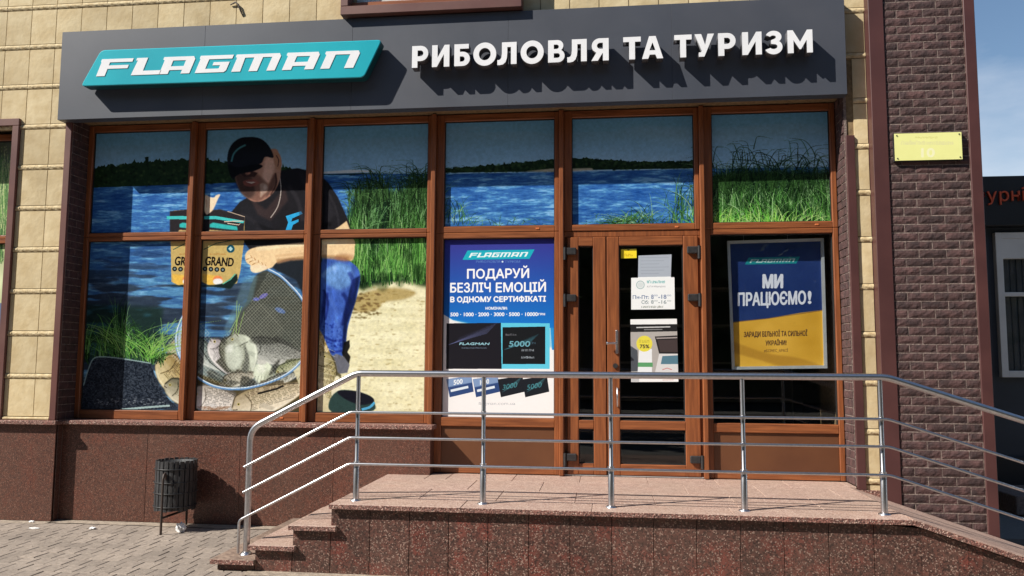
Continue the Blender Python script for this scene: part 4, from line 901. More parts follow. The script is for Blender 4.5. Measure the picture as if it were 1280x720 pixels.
def cap(parent, x, z): box('drain_cap', M['cap_orange'], parent, x-.018, x+.018, FY-.004, FY+.004, z-.008, z+.008, .003)
for x in posts: box('mullion', M['wood_v'], shop, x, x+.046, .200, .34, (1.004 if x < -2 else .535), 4.12, .006)
E5 = [XL+.004]+[p+.0465 for p in posts]; E6 = [p-.0005 for p in posts]+[XR-.014]
for i in range(6):
    x0, x1 = E5[i], E6[i]; left = i < 3
    wl = .055 if i == 0 else .078; wr = .045 if i < 5 else .05
    zt = 4.12; zb = 2.912 if left else (2.905)
    f = frame_bars('window', x0, x1, zb, zt, wl, wr, .042 if left else .062, .07, shop)
    pane(f, x0+wl, x1-wr, zb+.04, zt-.07); MUR.sheet('film', M['film'], f, x0+wl+.003, x1-wr-.003, zb+(.045 if left else .065), zt-.073, .2895)
    if i == 3: cap(f, at(672, 286, FY)[0], 2.935)
    if i == 4: cap(f, at(846, 283.5, FY)[0], 2.932)
    if i == 5: cap(f, at(1021, 280, FY)[0], 2.935)
    if left:
        g = frame_bars('window', x0, x1, 1.006, 2.9105, wl, wr, .092, .042, shop)
        pane(g, x0+wl, x1-wr, 1.10, 2.87); MUR.sheet('film', M['film'], g, x0+wl+.003, x1-wr-.003, 1.101, 2.866, .2895)
        if i == 1: cap(g, at(352, 521, FY)[0], 1.04)
    elif i == 3:
        g = frame_bars('window', x0, x1, .536, 2.9035, wl, wr, .06, .058, shop, mids=((.985, 1.072),))
        pane(g, x0+wl, x1-wr, 1.073, 2.845); box('infill_panel', M['brown_panel'], g, x0+wl, x1-wr, .272, .3, .596, .985, .004)
        CERT.sheet('certificate_print', M['cert'], None, x0+wl+.004, x1-wr-.004, 1.076, 2.842, .2890)
        cert = bpy.data.objects['certificate_print']; cert.name = 'certificate_poster'; tag(cert, 'blue and white gift certificate poster filling the pane left of the entrance door', 'poster')
    elif i == 5:
        g = frame_bars('window', x0, x1, .536, 2.9035, .05, wr, .06, .05, shop, mids=((.965, 1.05),))
        pane(g, x0+.05, x1-wr, 1.051, 2.853); box('infill_panel', M['brown_panel'], g, x0+.05, x1-wr, .272, .3, .596, .965, .004)
# doors
dx0, dx1 = E5[4], E6[4]
b = MB(); b.box(dx0, dx0+.006, .22, .33, .536, 2.85, 0); b.box(dx0, dx1, .262, .33, 2.846, 2.9035, .004); b.box(dx1-.018, dx1, .262, .33, .536, 2.845, .003); b.box(dx0+.007, dx0+.03, .285, .33, .536, 2.845, .002)
b.build('door_frame', M['wood_v'], shop); box('threshold', M['alu'], shop, dx0, dx1, .25, .34, .5345, .545, .002)
def door(x0, x1, gx0, gx1):
    z0, z1 = .548, 2.842; b = MB(); y0 = .242
    b.box(x0, gx0, y0, .31, z0, z1, .006, 0); b.box(gx1, x1, y0, .31, z0, z1, .006, 0)
    for a, c in ((z0, .652), (.978, 1.062), (2.754, z1)): b.box(gx0-.001, gx1+.001, y0+.0015, .309, a, c, .006, 1)
    for a, c in ((.652, .978), (1.062, 2.754)):
        b.box(gx0, gx0+.009, .262, .3, a, c, 0, 2); b.box(gx1-.009, gx1, .262, .3, a, c, 0, 2); b.box(gx0+.009, gx1-.009, .262, .3, a, a+.009, 0, 2); b.box(gx0+.009, gx1-.009, .262, .3, c-.009, c, 0, 2)
    d = b.build('door', [M['wood_v'], M['wood_h'], M['seal']], shop)
    for a, c in ((.652, .978), (1.062, 2.754)): pane(d, gx0+.002, gx1-.002, a, c, .28)
    return d
d1 = door(-.388, -.012, -.278, -.134); d2 = door(-.002, dx1-.022, .117, .732)
def hinge(d, x, z, s):
    b = MB(); b.box(min(x, x+s*.10), max(x, x+s*.10), .205, .243, z-.035, z+.035, .008); b.tube([(x-s*.012, .212, z-.085), (x-s*.012, .212, z+.04)], .016, 10); b.box(min(x-s*.03, x), max(x-s*.03, x), .20, .262, z-.05, z+.03, .006)
    b.build('hinge', M['black'], d)
for z in (2.70, 2.24, .71): hinge(d1, -.398, z, 1)
for z in (2.70, 2.24, .71): hinge(d2, .868, z, -1)
# handle
hx = at(769, 430, .2)[0]
b = MB(); b.box(hx+.005, hx+.03, .228, .242, 1.70, 1.93, .006); b.tube([(hx+.018, .235, 1.80), (hx+.018, .19, 1.80), (hx-.07, .185, 1.80)], .010, 10); b.tube([(hx-.07, .185, 1.80), (hx-.085, .185, 1.80)], [.017, .015], 10)
b.build('handle', M['steel'], d2)
b = MB(); b.tube([(hx+.0, .242, 1.585), (hx+.0, .225, 1.585)], .024, 16); b.build('lock', M['black'], d2)
b = MB(); b.tube([(hx+.018, .242, 1.37), (hx+.018, .20, 1.37), (hx+.018, .20, 1.20), (hx+.018, .242, 1.2)], .009, 8); b.build('pull_handle', M['steel'], d2)
# room behind
b = MB()
b.box(-6.1, 3.05, .9, 5.7, .40, .53); b.box(-6.1, 3.05, 5.6, 5.7, .53, 4.5); b.box(-6.1, 3.05, .55, 5.6, 4.4, 4.5)
b.build('room', M['interior'], shop)
b = MB(); b.box(-1.8, 2.25, .34, .9, .3, .53); b.box(2.24, 2.4, .34, 1.2, .5, 4.2); b.build('sub_floor', M['interior'], shop)
b = MB()
for x in (-1.2, .6, 1.9):
    for z in (.6, 1.1, 1.6, 2.1, 2.6): b.box(x-.5, x+.5, 3.4, 3.8, z, z+.03)
    b.box(x-.52, x-.5, 3.4, 3.8, .53, 2.7); b.box(x+.5, x+.52, 3.4, 3.8, .53, 2.7)
b.build('display_shelf', M['shelf'], shop)
# neighbouring window of the same shop at the left edge
f = frame_bars('window', -7.7, -6.205, 1.006, 2.9, .07, .05, .09, .042, shop); pane(f, -7.63, -6.255, 1.1, 2.86); MUR2 = Canvas(-7.7, -6.2, 1.0, 4.2, 200, .285, (214, 222, 210))
n_ = vnoise(MUR2.H, MUR2.W, 60, 20, 66, 4); yv = np.arange(MUR2.H)[:, None]/MUR2.H
MUR2.a[:] = np.where((yv < .25)[..., None], np.array([92, 104, 92])/255.+(n_-.5)[..., None]*.3, np.where((yv < .62)[..., None], np.array([216, 222, 176])/255.+(n_-.5)[..., None]*.3, np.array([120, 138, 176])/255.+(n_-.5)[..., None]*.3))
gr_ = random.Random(9)
for i in range(500):
    x = gr_.uniform(-10, 12); y = gr_.uniform(230, 330); MUR2.line([(x, y), (x+gr_.gauss(0, 3), y-gr_.uniform(20, 60))], 1.0, gr_.choice([(120, 170, 90), (210, 220, 160), (70, 110, 60)]), .8, True)
m2 = MUR2.material('film_print_side', .42, .8); MUR2.sheet('film', m2, f, -7.62, -6.26, 1.11, 2.85, .2895)
f = frame_bars('window', -7.7, -6.205, 2.902, 4.06, .07, .05, .042, .07, shop); pane(f, -7.63, -6.255, 2.945, 3.99); MUR2.sheet('film', m2, f, -7.62, -6.26, 2.955, 3.98, .2895)
b = MB(); b.box(-6.2, -6.19, .0, .27, 1.006, 4.06); b.build('reveal', M['brick'], shop)

# ------------------------------------------------------------------ notices
def qd(pts, y): return [(at(px, py, y)[0], at(px, py, y)[2]) for px, py in pts]
def notice(name, pts, y, mt, label, cat, cv=SHEET):
    q = qd(pts, y); o = cv.sheet(name, mt, None, 0, 0, 0, 0, y, .0006, quad=q); return tag(o, label, cat)
notice('notice_page', [(797.5, 349), (838.5, 348), (839.5, 318), (798, 319.5)], .2755, M['sheets'], 'grey page of faint print at the top of the door glass', 'notice')
notice('opening_hours_sheet', [(789, 387), (843.5, 386.5), (843, 346.5), (789, 347.3)], .2745, M['sheets'], 'white opening hours sheet in the middle of the door glass', 'notice')
notice('leaflet', [(789, 477.5), (848, 477.2), (846, 398.4), (788, 399.2)], .2755, M['sheets'], 'leaflet with a laptop and yellow 75% disc taped on the door glass', 'leaflet')
yt = Canvas(.1, .5, 2.5, 2.9, 900, .2745, (246, 218, 50)); yt.scrib(781, 791, 317, 320.5, (196, 158, 30), .8, 1); yt.ell(785.5, 312.2, 1.6, 1.0, (40, 36, 20))
yt.line([(777, 311.6), (795, 311.2)], .6, (255, 240, 120)); myt = yt.material('tag_print', .4, .95)
notice('yellow_tag', [(776.3, 323), (795.8, 322.5), (795.6, 311), (776, 311.6)], .2745, myt, 'small yellow tag in the top left corner of the door glass', 'sticker', yt)
# framed poster standing inside the right window
Yp = .40
fr = empty('framed_poster', at(970, 463, Yp), 'framed blue and yellow poster inside the window right of the door', 'poster')
q = qd([(914.5, 462), (1033.5, 460.3), (1029, 298), (908.5, 301.5)], Yp)
b = MB()
def offs(q, d):
    c = Vector((sum(p[0] for p in q)/4, sum(p[1] for p in q)/4)); return [(p[0]+(d if p[0] < c.x else -d), p[1]+(d if p[1] < c.y else -d)) for p in q]
qi = offs(q, .028); qo = q; y0, y1 = Yp-.022, Yp+.012
vs = [(x, y0, z) for x, z in qo]+[(x, y0+.004, z) for x, z in qi]+[(x, y1, z) for x, z in qo]+[(x, y1, z) for x, z in qi]
b.add(vs, [(i, (i+1) % 4, (i+1) % 4+4, i+4) for i in range(4)]+[(i, i+8, (i+1) % 4+8, (i+1) % 4) for i in range(4)]+[(i+4, (i+1) % 4+4, (i+1) % 4+12, i+12) for i in range(4)]+[(i+8, i+12, (i+1) % 4+12, (i+1) % 4+8) for i in range(4)])
b.build('frame', M['alu'], fr); OPENP.sheet('print', M['openp'], fr, 0, 0, 0, 0, Yp, .002, quad=offs(q, .024))
b = MB(); b.tube([(at(985, 300, Yp)[0], Yp+.02, at(985, 300, Yp)[2]), (at(985, 300, Yp)[0], Yp+.02, 4.1)], .003, 6); b.tube([(at(930, 300, Yp)[0], Yp+.02, at(930, 301, Yp)[2]), (at(930, 300, Yp)[0], Yp+.02, 4.1)], .003, 6); b.build('wire', M['steel'], fr)

# ------------------------------------------------------------------ main sign
SY = -.12
sign = empty('shop_sign', (-1.7, SY, 4.08), 'long anthracite sign board with turquoise logo plate and white raised letters', 'shop sign')
sx0, sx1, sz0, sz1 = -5.625, 2.196, 4.079, 5.015
seams = [sx0, -4.05, -2.50, -.94, .62, sx1]
b = MB(); b.box(sx0+.01, sx1-.01, SY+.006, .0, sz0+.01, sz1-.01); bd = b.build('board', M['sign'], sign)
for a, c in zip(seams[:-1], seams[1:]): box('board_panel', M['sign'], bd, a+.0006, c-.0006, SY, SY+.03, sz0, sz1, .0012)
box('board_edge', M['sign'], bd, sx0, sx0+.009, SY+.031, .0, sz0, sz1); box('board_edge', M['sign'], bd, sx1-.009, sx1, SY+.031, .0, sz0, sz1)
box('board_edge', M['sign'], bd, sx0+.01, sx1-.01, SY+.031, .0, sz0, sz0+.009)
# logo plate: rounded slanted slab
PL0 = [(-5.286, 4.372), (-2.33, 4.352), (-2.155, 4.725), (-5.085, 4.743)]
def rounded(P, r, k=5):
    out = []; n = len(P)
    for i in range(n):
        p0, p1, p2 = Vector(P[i-1]), Vector(P[i]), Vector(P[(i+1) % n]); a = (p0-p1).normalized(); c = (p2-p1).normalized()
        for j in range(k+1):
            t = j/k; q = p1+a*r*(1-t)**2+c*r*t**2; out.append((q.x, q.y))
    return out
PY0, PY1 = -.262, SY-.028
rp = rounded(PL0, .05); n = len(rp); ctr = Vector((sum(p[0] for p in rp)/n, sum(p[1] for p in rp)/n))
ins = []
for i in range(n):
    a = Vector(rp[i-1]); c = Vector(rp[(i+1) % n]); t = (c-a).normalized(); nn = Vector((-t.y, t.x)); ins.append((rp[i][0]+nn.x*.008, rp[i][1]+nn.y*.008))
b = MB(); vs = [(x, PY0, z) for x, z in ins]+[(x, PY0+.006, z) for x, z in rp]+[(x, PY1, z) for x, z in rp]
b.add(vs, [tuple(range(n))]+[(i, (i+1) % n, (i+1) % n+n, i+n) for i in range(n)], 0); b.add(vs[n:], [(i, (i+1) % n, (i+1) % n+n, i+n) for i in range(n)]+[tuple(range(2*n-1, n-1, -1))], 1)
plate = b.build('logo_plate', [M['turq'], M['turq_side']], sign)
b = MB()
for x in (-5.0, -3.7, -2.4): b.box(x-.02, x+.02, PY1, SY, 4.5, 4.54); 
b.build('bracket', M['black'], sign)
def curve_solid(contours, y0, y1, mats, name, parent):
    cu = bpy.data.curves.new('outline', 'CURVE'); cu.dimensions = '2D'; cu.fill_mode = 'BOTH'; cu.extrude = abs(y1-y0)/2
    for c in contours:
        sp = cu.splines.new('POLY'); sp.points.add(len(c)-1)
        for i, (x, z) in enumerate(c): sp.points[i].co = (x, z, 0, 1)
        sp.use_cyclic_u = True
    o = bpy.data.objects.new('outline', cu); COL.objects.link(o); dg = bpy.context.evaluated_depsgraph_get(); dg.update()
    me = bpy.data.meshes.new_from_object(o.evaluated_get(dg)); bpy.data.objects.remove(o); bpy.data.curves.remove(cu)
    org = ORG[parent.name]; ym = (y0+y1)/2
    for v in me.vertices: x, z, d = v.co; v.co = (x-org.x, ym-d*1.0-org.y, z-org.z)
    bm = bmesh.new(); bm.from_mesh(me); bmesh.ops.remove_doubles(bm, verts=bm.verts, dist=1e-5); bmesh.ops.recalc_face_normals(bm, faces=bm.faces); bm.to_mesh(me); bm.free()
    me.materials.clear()
    for m in mats: me.materials.append(m)
    for p in me.polygons: p.material_index = 0 if (abs(p.normal.y) > .7 or len(mats) == 1) else 1
    return link(name, me, parent, org)
LA, LB_, LC, LD = [at(*q, PY0) for q in ((120.3, 95.6), (441.6, 84.8), (128.9, 74.2), (451.7, 63.0))]
for ch, ox in LOGO_POS:
    def T(px, pz):
        u = (px+ox)/8.72; return ((LA[0]+(LB_[0]-LA[0])*u)*(1-pz)+(LC[0]+(LD[0]-LC[0])*u)*pz, (LA[2]+(LB_[2]-LA[2])*u)*(1-pz)+(LC[2]+(LD[2]-LC[2])*u)*pz)
    cs = [[T(*p) for p in c] for c in LOGO[ch]]
    curve_solid(cs, PY0-.004, PY0+.002, [M['white']], 'logo_letter', plate)
# raised Cyrillic letters, drawn in a unit-high box of width w
def arc(cx, cz, r, a0, a1, n=12, rx=None):
    rx = rx or r; return [(cx+rx*math.cos(R_(a0+(a1-a0)*i/n)), cz+r*math.sin(R_(a0+(a1-a0)*i/n))) for i in range(n+1)]
def glyph(ch, w_):
    t = .25
    if ch == 'Р': return [[(0, 0), (t, 0), (t, .30)]+arc(w_-.35, .65, .35, -90, 90)+[(0, 1)], [(t, .52), (t, .79)]+arc(w_-.36, .655, .135, 90, -90)]
    if ch == 'И': return [[(0, 0), (.22, 0), (w_-t, .58), (w_-t, 0), (w_, 0), (w_, 1), (w_-.22, 1), (t, .42), (t, 1), (0, 1)]]
    if ch == 'Б': return [[(0, 0)]+arc(w_-.33, .325, .325, -90, 90)+[(t, .65), (t, .79), (w_-.06, .79), (w_-.06, 1), (0, 1)], [(t, .2), (t, .44)]+arc(w_-.36, .32, .12, 90, -90)]
    if ch == 'О': return [arc(w_/2, .5, .53, 0, 352, 40, w_/2), arc(w_/2, .5, .28, 0, -352, 40, w_/2-.25)]
    if ch == 'Л': return [[(w_-t, 0), (w_, 0), (w_, 1), (.2, 1), (.2, .5), (.18, .32), (.13, .23), (.06, .2), (0, .21), (0, -.02), (.1, -.03), (.25, .0), (.36, .1), (.42, .27), (.44, .5), (.44, .78), (w_-t, .78)]]
    if ch == 'В': return [[(0, 0)]+arc(w_-.30, .29, .29, -90, 62)+arc(w_-.32, .745, .255, -48, 90)+[(0, 1)], [(t, .2), (t, .41)]+arc(w_-.32, .305, .105, 90, -90, 8), [(t, .6), (t, .80)]+arc(w_-.36, .70, .10, 90, -90, 8)]
    if ch == 'Я': return [[(w_, 0), (w_, 1)]+arc(.36, .66, .34, 90, 215)+[(.22, .36), (0, 0), (.28, 0), (.48, .33), (w_-t, .33), (w_-t, 0)], [(w_-t, .53), (w_-t, .80)][::-1]+arc(.38, .665, .135, 270, 90)[::1]]
    if ch == 'Т': return [[(w_/2-t/2, 0), (w_/2+t/2, 0), (w_/2+t/2, .78), (w_, .78), (w_, 1), (0, 1), (0, .78), (w_/2-t/2, .78)]]
    if ch == 'А': return [[(0, 0), (.26, 0), (.33, .18), (w_-.33, .18), (w_-.26, 0), (w_, 0), (w_/2+.14, 1), (w_/2-.14, 1)], [(w_/2-.13, .37), (w_/2, .72), (w_/2+.13, .37)]]
    if ch == 'У': return [[(.17, 0), (.40, 0), (w_, 1), (w_-.27, 1), (w_/2+.03, .52), (.28, 1), (0, 1), (w_/2-.11, .26), (w_/2-.15, .19), (.17, .19)]]
    if ch == 'З': return [arc(.40, .30, .32, 200, 420, 16, .42)+arc(.40, .74, .27, -50, 160, 16, .38)+[(.22, .76)]+arc(.38, .73, .08, 150, -60, 6, .14)+[(.28, .60), (.28, .44)]+arc(.40, .32, .11, 60, -150, 8, .18)]
    if ch == 'М': return [[(0, 0), (t-.01, 0), (t-.01, .56), (w_/2-.03, .16), (w_/2+.03, .16), (w_-t+.01, .56), (w_-t+.01, 0), (w_, 0), (w_, 1), (w_-.22, 1), (w_/2, .48), (.22, 1), (0, 1)]]
words = [('Р', 25, 125, 0), ('И', 148, 255, 0), ('Б', 285, 382, 0), ('О', 402, 543, 0), ('Л', 550, 668, 0), ('О', 693, 835, 0), ('В', 862, 965, 0), ('Л', 980, 1100, 0), ('Я', 1128, 1235, 0),
         ('Т', 45, 153, 1), ('А', 160, 290, 1), ('Т', 360, 467, 1), ('У', 485, 605, 1), ('Р', 630, 738, 1), ('И', 778, 898, 1), ('З', 920, 1030, 1), ('М', 1058, 1212, 1)]
LY0, LY1 = -.258, SY-.03; zl0, zl1 = 4.432, 4.648
for ch, a, c, s_ in words:
    px0, px1 = [(510 if s_ == 0 else 770)+v/4.923 for v in (a, c)]; X0_, X1_ = at(px0, 68, LY0)[0], at(px1, 66, LY0)[0]; h = zl1-zl0; w_ = (X1_-X0_)/h
    if ch == 'З': w_ = .85
    cs = [[(X0_+x/w_*(X1_-X0_), zl0+z*h) for x, z in g] for g in glyph(ch, w_)]
    curve_solid(cs, LY0, LY1, [M['white'], M['white_side']], 'raised_letter', sign)

# ------------------------------------------------------------------ yellow address plaque
pq = empty('address_plaque', (2.87, -.14, 3.44), 'yellow enamel address plaque with number 10 on the brick column', 'plaque')
PLAQ.sheet('plate', M['plaq'], pq, 2.585, 3.157, 3.441, 3.689, -.14, .006); b = MB(); b.box(2.58, 3.162, -.1335, -.1, 3.436, 3.694); b.build('backing', M['black'], pq)
for x in (2.605, 3.137):
    for z in (3.46, 3.67): b = MB(); b.tube([(x, -.1345, z), (x, -.1445, z)], .006, 8); b.build('screw', M['black'], pq)
# bent rod on the wall
hk = MB(); hk.tube([at(288, 6, -.012), at(294.5, 2.8, -.02), at(298, 6, -.02), at(301, 14, -.02), at(304, 21, -.0)], [.006, .009, .010, .009, .005], 8)
tag(hk.build('bent_rod', M['rust'], None, at(296, 4, -.02)), 'thin bent rusty rod sticking from the tiles above the logo', 'bracket')

# ------------------------------------------------------------------ entrance platform, steps, ramp
plat = empty('entrance_platform', (0, -1.5, 0), 'raised granite entrance platform with three side steps and a ramp', 'platform')
ZP, YF, YC = .53, -1.55, -1.508      # top, slab edge, cladding face
PX0, PX1 = -2.118, 2.118
b = MB(); b.box(-2.06, 2.06, YC+.02, .24, .0, ZP-.05); 
b.box(-2.38, -2.06, YC+.02, .095, 0, .315); b.box(-2.70, -2.38, YC+.02, .095, 0, .16); b.box(-3.0, -2.70, YC+.02, .095, -.02, .045)
b.prism([(2.061, 0), (3.72, 0), (3.72, .005), (2.061, ZP-.052)], YC+.02, -.125)
core = b.build('core', M['joint'], plat)
def slab(x0, x1, y0, y1, z1, th=.036, m='granite_top', n='slab'): box(n, M[m], plat, x0+.0008, x1-.0008, y0+.0008, y1-.0008, z1-th, z1, .004)
xs = [PX0, -1.1, -.12, .9, PX1]
for a, c in zip(xs[:-1], xs[1:]): slab(a, c, YF, YF+.32, ZP)
ys = [YF+.32, YF+.86, YF+1.4, .262]
for j, (y0, y1) in enumerate(zip(ys[:-1], ys[1:])):
    xs2 = [PX0]+[PX0+.3*(j % 2)+.62*k for k in range(1, 7)]+[PX1]
    for a, c in zip(xs2[:-1], xs2[1:]):
        if y1 > .2:      # last row goes round the plinth end
            a2 = max(a, -1.698)
            if c > -1.698: slab(a2, c, y0, y1, ZP)
            slab(a, min(c, -1.698), y0, .098, ZP) if a < -1.70 else None
        else: slab(a, c, y0, y1, ZP)
# nosing strip: rough edge
def nosing(x0, x1, z1): box('nosing', M['granite_edge'], plat, x0, x1, YF-.004, YF+.0005, z1-.036, z1-.002, .001)
for a, c in zip(xs[:-1], xs[1:]): nosing(a+.001, c-.001, ZP)
# steps, lowest first
for i, (xe, z1, x1) in enumerate([(-3.056, .090, -2.70), (-2.752, .205, -2.38), (-2.436, .362, -2.06)]):
    m = 'granite_top' if i else 'step_concrete'
    slab(xe, x1, YF, YF+.55, z1, m=m); slab(xe, x1, YF+.55, -.62, z1, m=m); slab(xe, x1, -.62, .098, z1, m=m); nosing(xe+.001, x1-.001, z1)
# risers
for x, z0, z1 in ((-2.068, .362, ZP-.036), (-2.388, .205, .326), (-2.708, .09, .169), (-3.012, .0, .054)):
    for y0, y1 in ((YC, -.95), (-.949, -.42), (-.419, .098)): box('riser', M['granite_front'], plat, x-.002, x+.02, y0+.001, y1-.001, z0+.0005, z1-.0005, .0015)
# cladding of the front
seams = [-3.012, -2.713, -2.413, -2.112, -1.804, -1.497, -1.194, -.895, -.59, -.282, .025, .328, .635, .945, 1.25, 1.558, 1.866, 2.18, 2.491, 2.80, 3.11, 3.42, 3.72]
def ramp_z(x): return ZP-.325*(x-PX1)
for a, c in zip(seams[:-1], seams[1:]):
    m_ = (a+c)/2
    if m_ < -2.72: zt = .053
    elif m_ < -2.40: zt = .168
    elif m_ < -2.08: zt = .325
    elif c <= 2.13: zt = ZP-.037
    else: zt = None
    if zt: box('granite_panel', M['granite_front'], plat, a+.002, c-.002, YC+rnd.uniform(0, .0015), YC+.02, .001, zt, .002)
    else:
        za, zc = max(.012, min(ZP-.04, ramp_z(a)-.045)), max(.012, ramp_z(c)-.045); bb = MB(); bb.prism([(a+.0012, .001), (c-.0012, .001), (c-.0012, zc), (a+.0012, za)], YC, YC+.02); bb.build('granite_panel', M['granite_front'], plat)
# ramp slabs
def ramp_slab(x0, x1, y0, y1, m, n, lift=0, th=.036):
    bb = MB(); bb.prism([(x0, ramp_z(x0)-th+lift), (x1, ramp_z(x1)-th+lift), (x1, ramp_z(x1)+lift), (x0, ramp_z(x0)+lift)], y0, y1); bb.build(n, M[m], plat)
rx = [PX1+.001, 2.62, 3.12, 3.66]
for a, c in zip(rx[:-1], rx[1:]):
    ramp_slab(a+.001, c-.001, YF, YF+.16, 'granite_top', 'ramp_slab', .006, .042); ramp_slab(a+.001, c-.001, YF-.004, YF-.0005, 'granite_edge', 'nosing', .002)
    for y0, y1 in ((YF+.162, -.95), (-.949, -.45), (-.449, -.125)): ramp_slab(a+.001, c-.001, y0, y1, 'granite_top', 'ramp_slab')
bb = MB(); bb.prism([(PX1+.001, ZP-.036), (2.404, ramp_z(2.404)-.036), (2.404, ramp_z(2.404)), (PX1+.001, ZP)], -.124, -.024); bb.build('ramp_slab', M['granite_top'], plat)
box('slab', M['granite_top'], plat, 2.1185, 2.19, -.0235, .262, ZP-.036, ZP-.001, .003)
box('skirting', M['granite_edge'], plat, 2.195, 2.4, -.0232, -.0005, .40, .50, .003)

# ------------------------------------------------------------------ steel handrail
YR = -1.36
rail = empty('handrail', (-1.98, YR, ZP), 'stainless steel handrail with four tubes along platform, steps and ramp', 'handrail')
def AR(px, py): v = at(px, py, YR); return Vector((v[0], YR, v[2]))
tl = AR(446, 467); zt = 1.0; 
ztop = AR(700, 468.5).z; zb = [AR(760, y).z for y in (519, 552, 586)]
def bend(a, p, c, r, k=6):
    a, p, c = Vector(a), Vector(p), Vector(c); u = (a-p).normalized(); v = (c-p).normalized()
    return [p+u*r*(1-i/k)**2+v*r*(i/k)**2 for i in range(k+1)]
xl = AR(311, 600).x; zlow = AR(318, 533).z; xtl = tl.x; xr = PX1-.08; rs = -.325
slope = (ztop-AR(330, 527).z)/(xtl-AR(330, 527).x)
P0 = Vector((xl, YR, .09)); P1 = Vector((xl, YR, ztop-slope*(xtl-xl))); P2 = Vector((xtl, YR, ztop)); P3 = Vector((xr, YR, ztop)); P4 = Vector((3.75, YR, ztop+rs*(3.75-xr)))
b = MB(); b.tube([P0]+bend(P0, P1, P2, .10)+bend(P1, P2, P3, .05)+bend(P2, P3, P4, .05)+[P4], .0255, 16); b.build('top_rail', M['steel'], rail)
for i, z in enumerate(zb):
    xk = xtl-.035+.0*i; pb = Vector((xk, YR-.030, z)); pa = Vector((xl-.03, YR-.030, z-slope*(xk-xl+.03))); pc = Vector((xr-.01, YR-.030, z)); pd = Vector((3.72, YR-.030, z+rs*(3.72-xr)))
    pts = [pa]+bend(pa, pb, pc, .02, 3)+bend(pb, pc, pd, .03, 4)+[pd]
    if i == 2: pts = [Vector((xl-.055, YR-.030, .10)), Vector((xl-.055, YR-.03, pa.z-.03)), Vector((xl-.045, YR-.03, pa.z-.01))]+pts
    b = MB(); b.tube(pts, .0105, 10); b.build('cross_rail', M['steel'], rail)
def post(x, z0, ztop_, full=True):
    b = MB(); zm = zb[2]+(z0-ZP)+.01
    b.tube([(x, YR, z0), (x, YR, zm), (x, YR, zm+.012), (x, YR, ztop_-.02)], [.024, .024, .0165, .0165], 14)
    b.lathe([(.0, z0+.012), (.03, z0+.012), (.042, z0+.006), (.044, z0)], x, YR, 18)
    for z in zb:
        zz = z+(z0-ZP); b.tube([(x, YR-.008, zz), (x, YR-.038, zz)], .012, 8); b.tube([(x, YR, zz-.02), (x, YR, zz+.02)], .0265 if z == zb[2] else .0195, 12)
    b.build('post', M['steel'], rail)
for x in (-1.965, -.958, .022, 1.002, 1.99): post(x, ZP, ztop)
xp = 3.1; b = MB(); b.tube([(xp, YR, ramp_z(xp)), (xp, YR, ztop+rs*(xp-xr)-.02)], .02, 12); b.build('post', M['steel'], rail)
b = MB(); b.lathe([(.0, .112), (.03, .112), (.046, .098), (.05, .09)], xl, YR, 20); b.build('base_flange', M['steel'], rail)

# ------------------------------------------------------------------ litter bin
bin_ = empty('litter_bin', (-4.14, -.17, 0), 'black slatted litter bin hung on a dark iron stand by the wall', 'litter bin')
bcx, bcy = -4.135, -.16; br_ = .185
b = MB(); b.lathe([(br_-.012, .20), (br_-.012, .645), (br_-.02, .645), (br_-.02, .215), (0, .215)], bcx, bcy, 32); b.lathe([(0, .20), (br_-.012, .20)], bcx, bcy, 32); b.build('bucket', M['bin'], bin_)
for k in range(24):
    a = 2*math.pi*k/24; b = MB(); c_, s_ = math.cos(a), math.sin(a); hw = .019
    vs = []
    for z in (.192+.006*(k % 3), .662-.004*(k % 2)):
        for r, t in ((br_-.010, -hw), (br_+.002, -hw), (br_+.004, 0), (br_+.002, hw), (br_-.010, hw)): vs.append((bcx+c_*r-s_*t, bcy+s_*r+c_*t, z))
    b.add(vs, [(0, 4, 3, 2, 1), (5, 6, 7, 8, 9)]+[(i, (i+1) % 5, (i+1) % 5+5, i+5) for i in range(5)]); b.build('slat', M['bin'], bin_)
for z in (.235, .36, .46, .585):
    b = MB(); pts = [(bcx+(br_+.009)*math.cos(2*math.pi*k/32), bcy+(br_+.009)*math.sin(2*math.pi*k/32), z) for k in range(33)]; b.tube(pts, .005, 6, caps=False); b.build('band', M['black'], bin_)
b = MB()
for y in (-.40, .055):
    x = -4.13; s_ = 1 if y < -.1 else -1
    b.tube([(x, y, 0), (x, y, .50), (x, y+s_*.012, .545), (x, y+s_*.03, .555), (x, y+s_*.045, .535), (x, y+s_*.045, .50)], .0115, 8)
b.tube([(-4.13, -.40, .15), (-4.13, .055, .15)], .0115, 8)
b.build('stand', M['rust'], bin_)

# litter
def crumple(name, loc, s, label, flat=.6, seed=1):
    g = random.Random(seed); bm = bmesh.new(); bmesh.ops.create_icosphere(bm, subdivisions=3, radius=1)
    for v in bm.verts:
        n = v.co.normalized(); k = 1+.28*math.sin(n.x*5+seed)*math.cos(n.y*6+seed*2)+g.uniform(-.12, .12); v.co = Vector((n.x*s[0]*k, n.y*s[1]*k, max(0, (n.z*k*.9+.7))*s[2]))
    me = bpy.data.meshes.new(name); bm.to_mesh(me); bm.free(); me.materials.append(M['plastic_white']); o = link(name, me, None, loc); return tag(o, label, 'litter')
crumple('crumpled_bag', (-4.02, -.24, .0), (.045, .035, .05), 'crumpled white plastic bag on the paving under the litter bin', seed=2)
crumple('paper_scrap', (-4.91, -.25, .0), (.028, .02, .012), 'small white paper scrap on the paving left of the litter bin', seed=5)
crumple('paper_sheet', (-5.47, -.31, .0), (.055, .022, .006), 'flattened pale paper lying on the paving near the dark wall corner', seed=8)
crumple('paper_pellet', (-5.70, -.05, .0), (.025, .015, .012), 'tiny pale paper pellet against the foot of the granite plinth', seed=11)

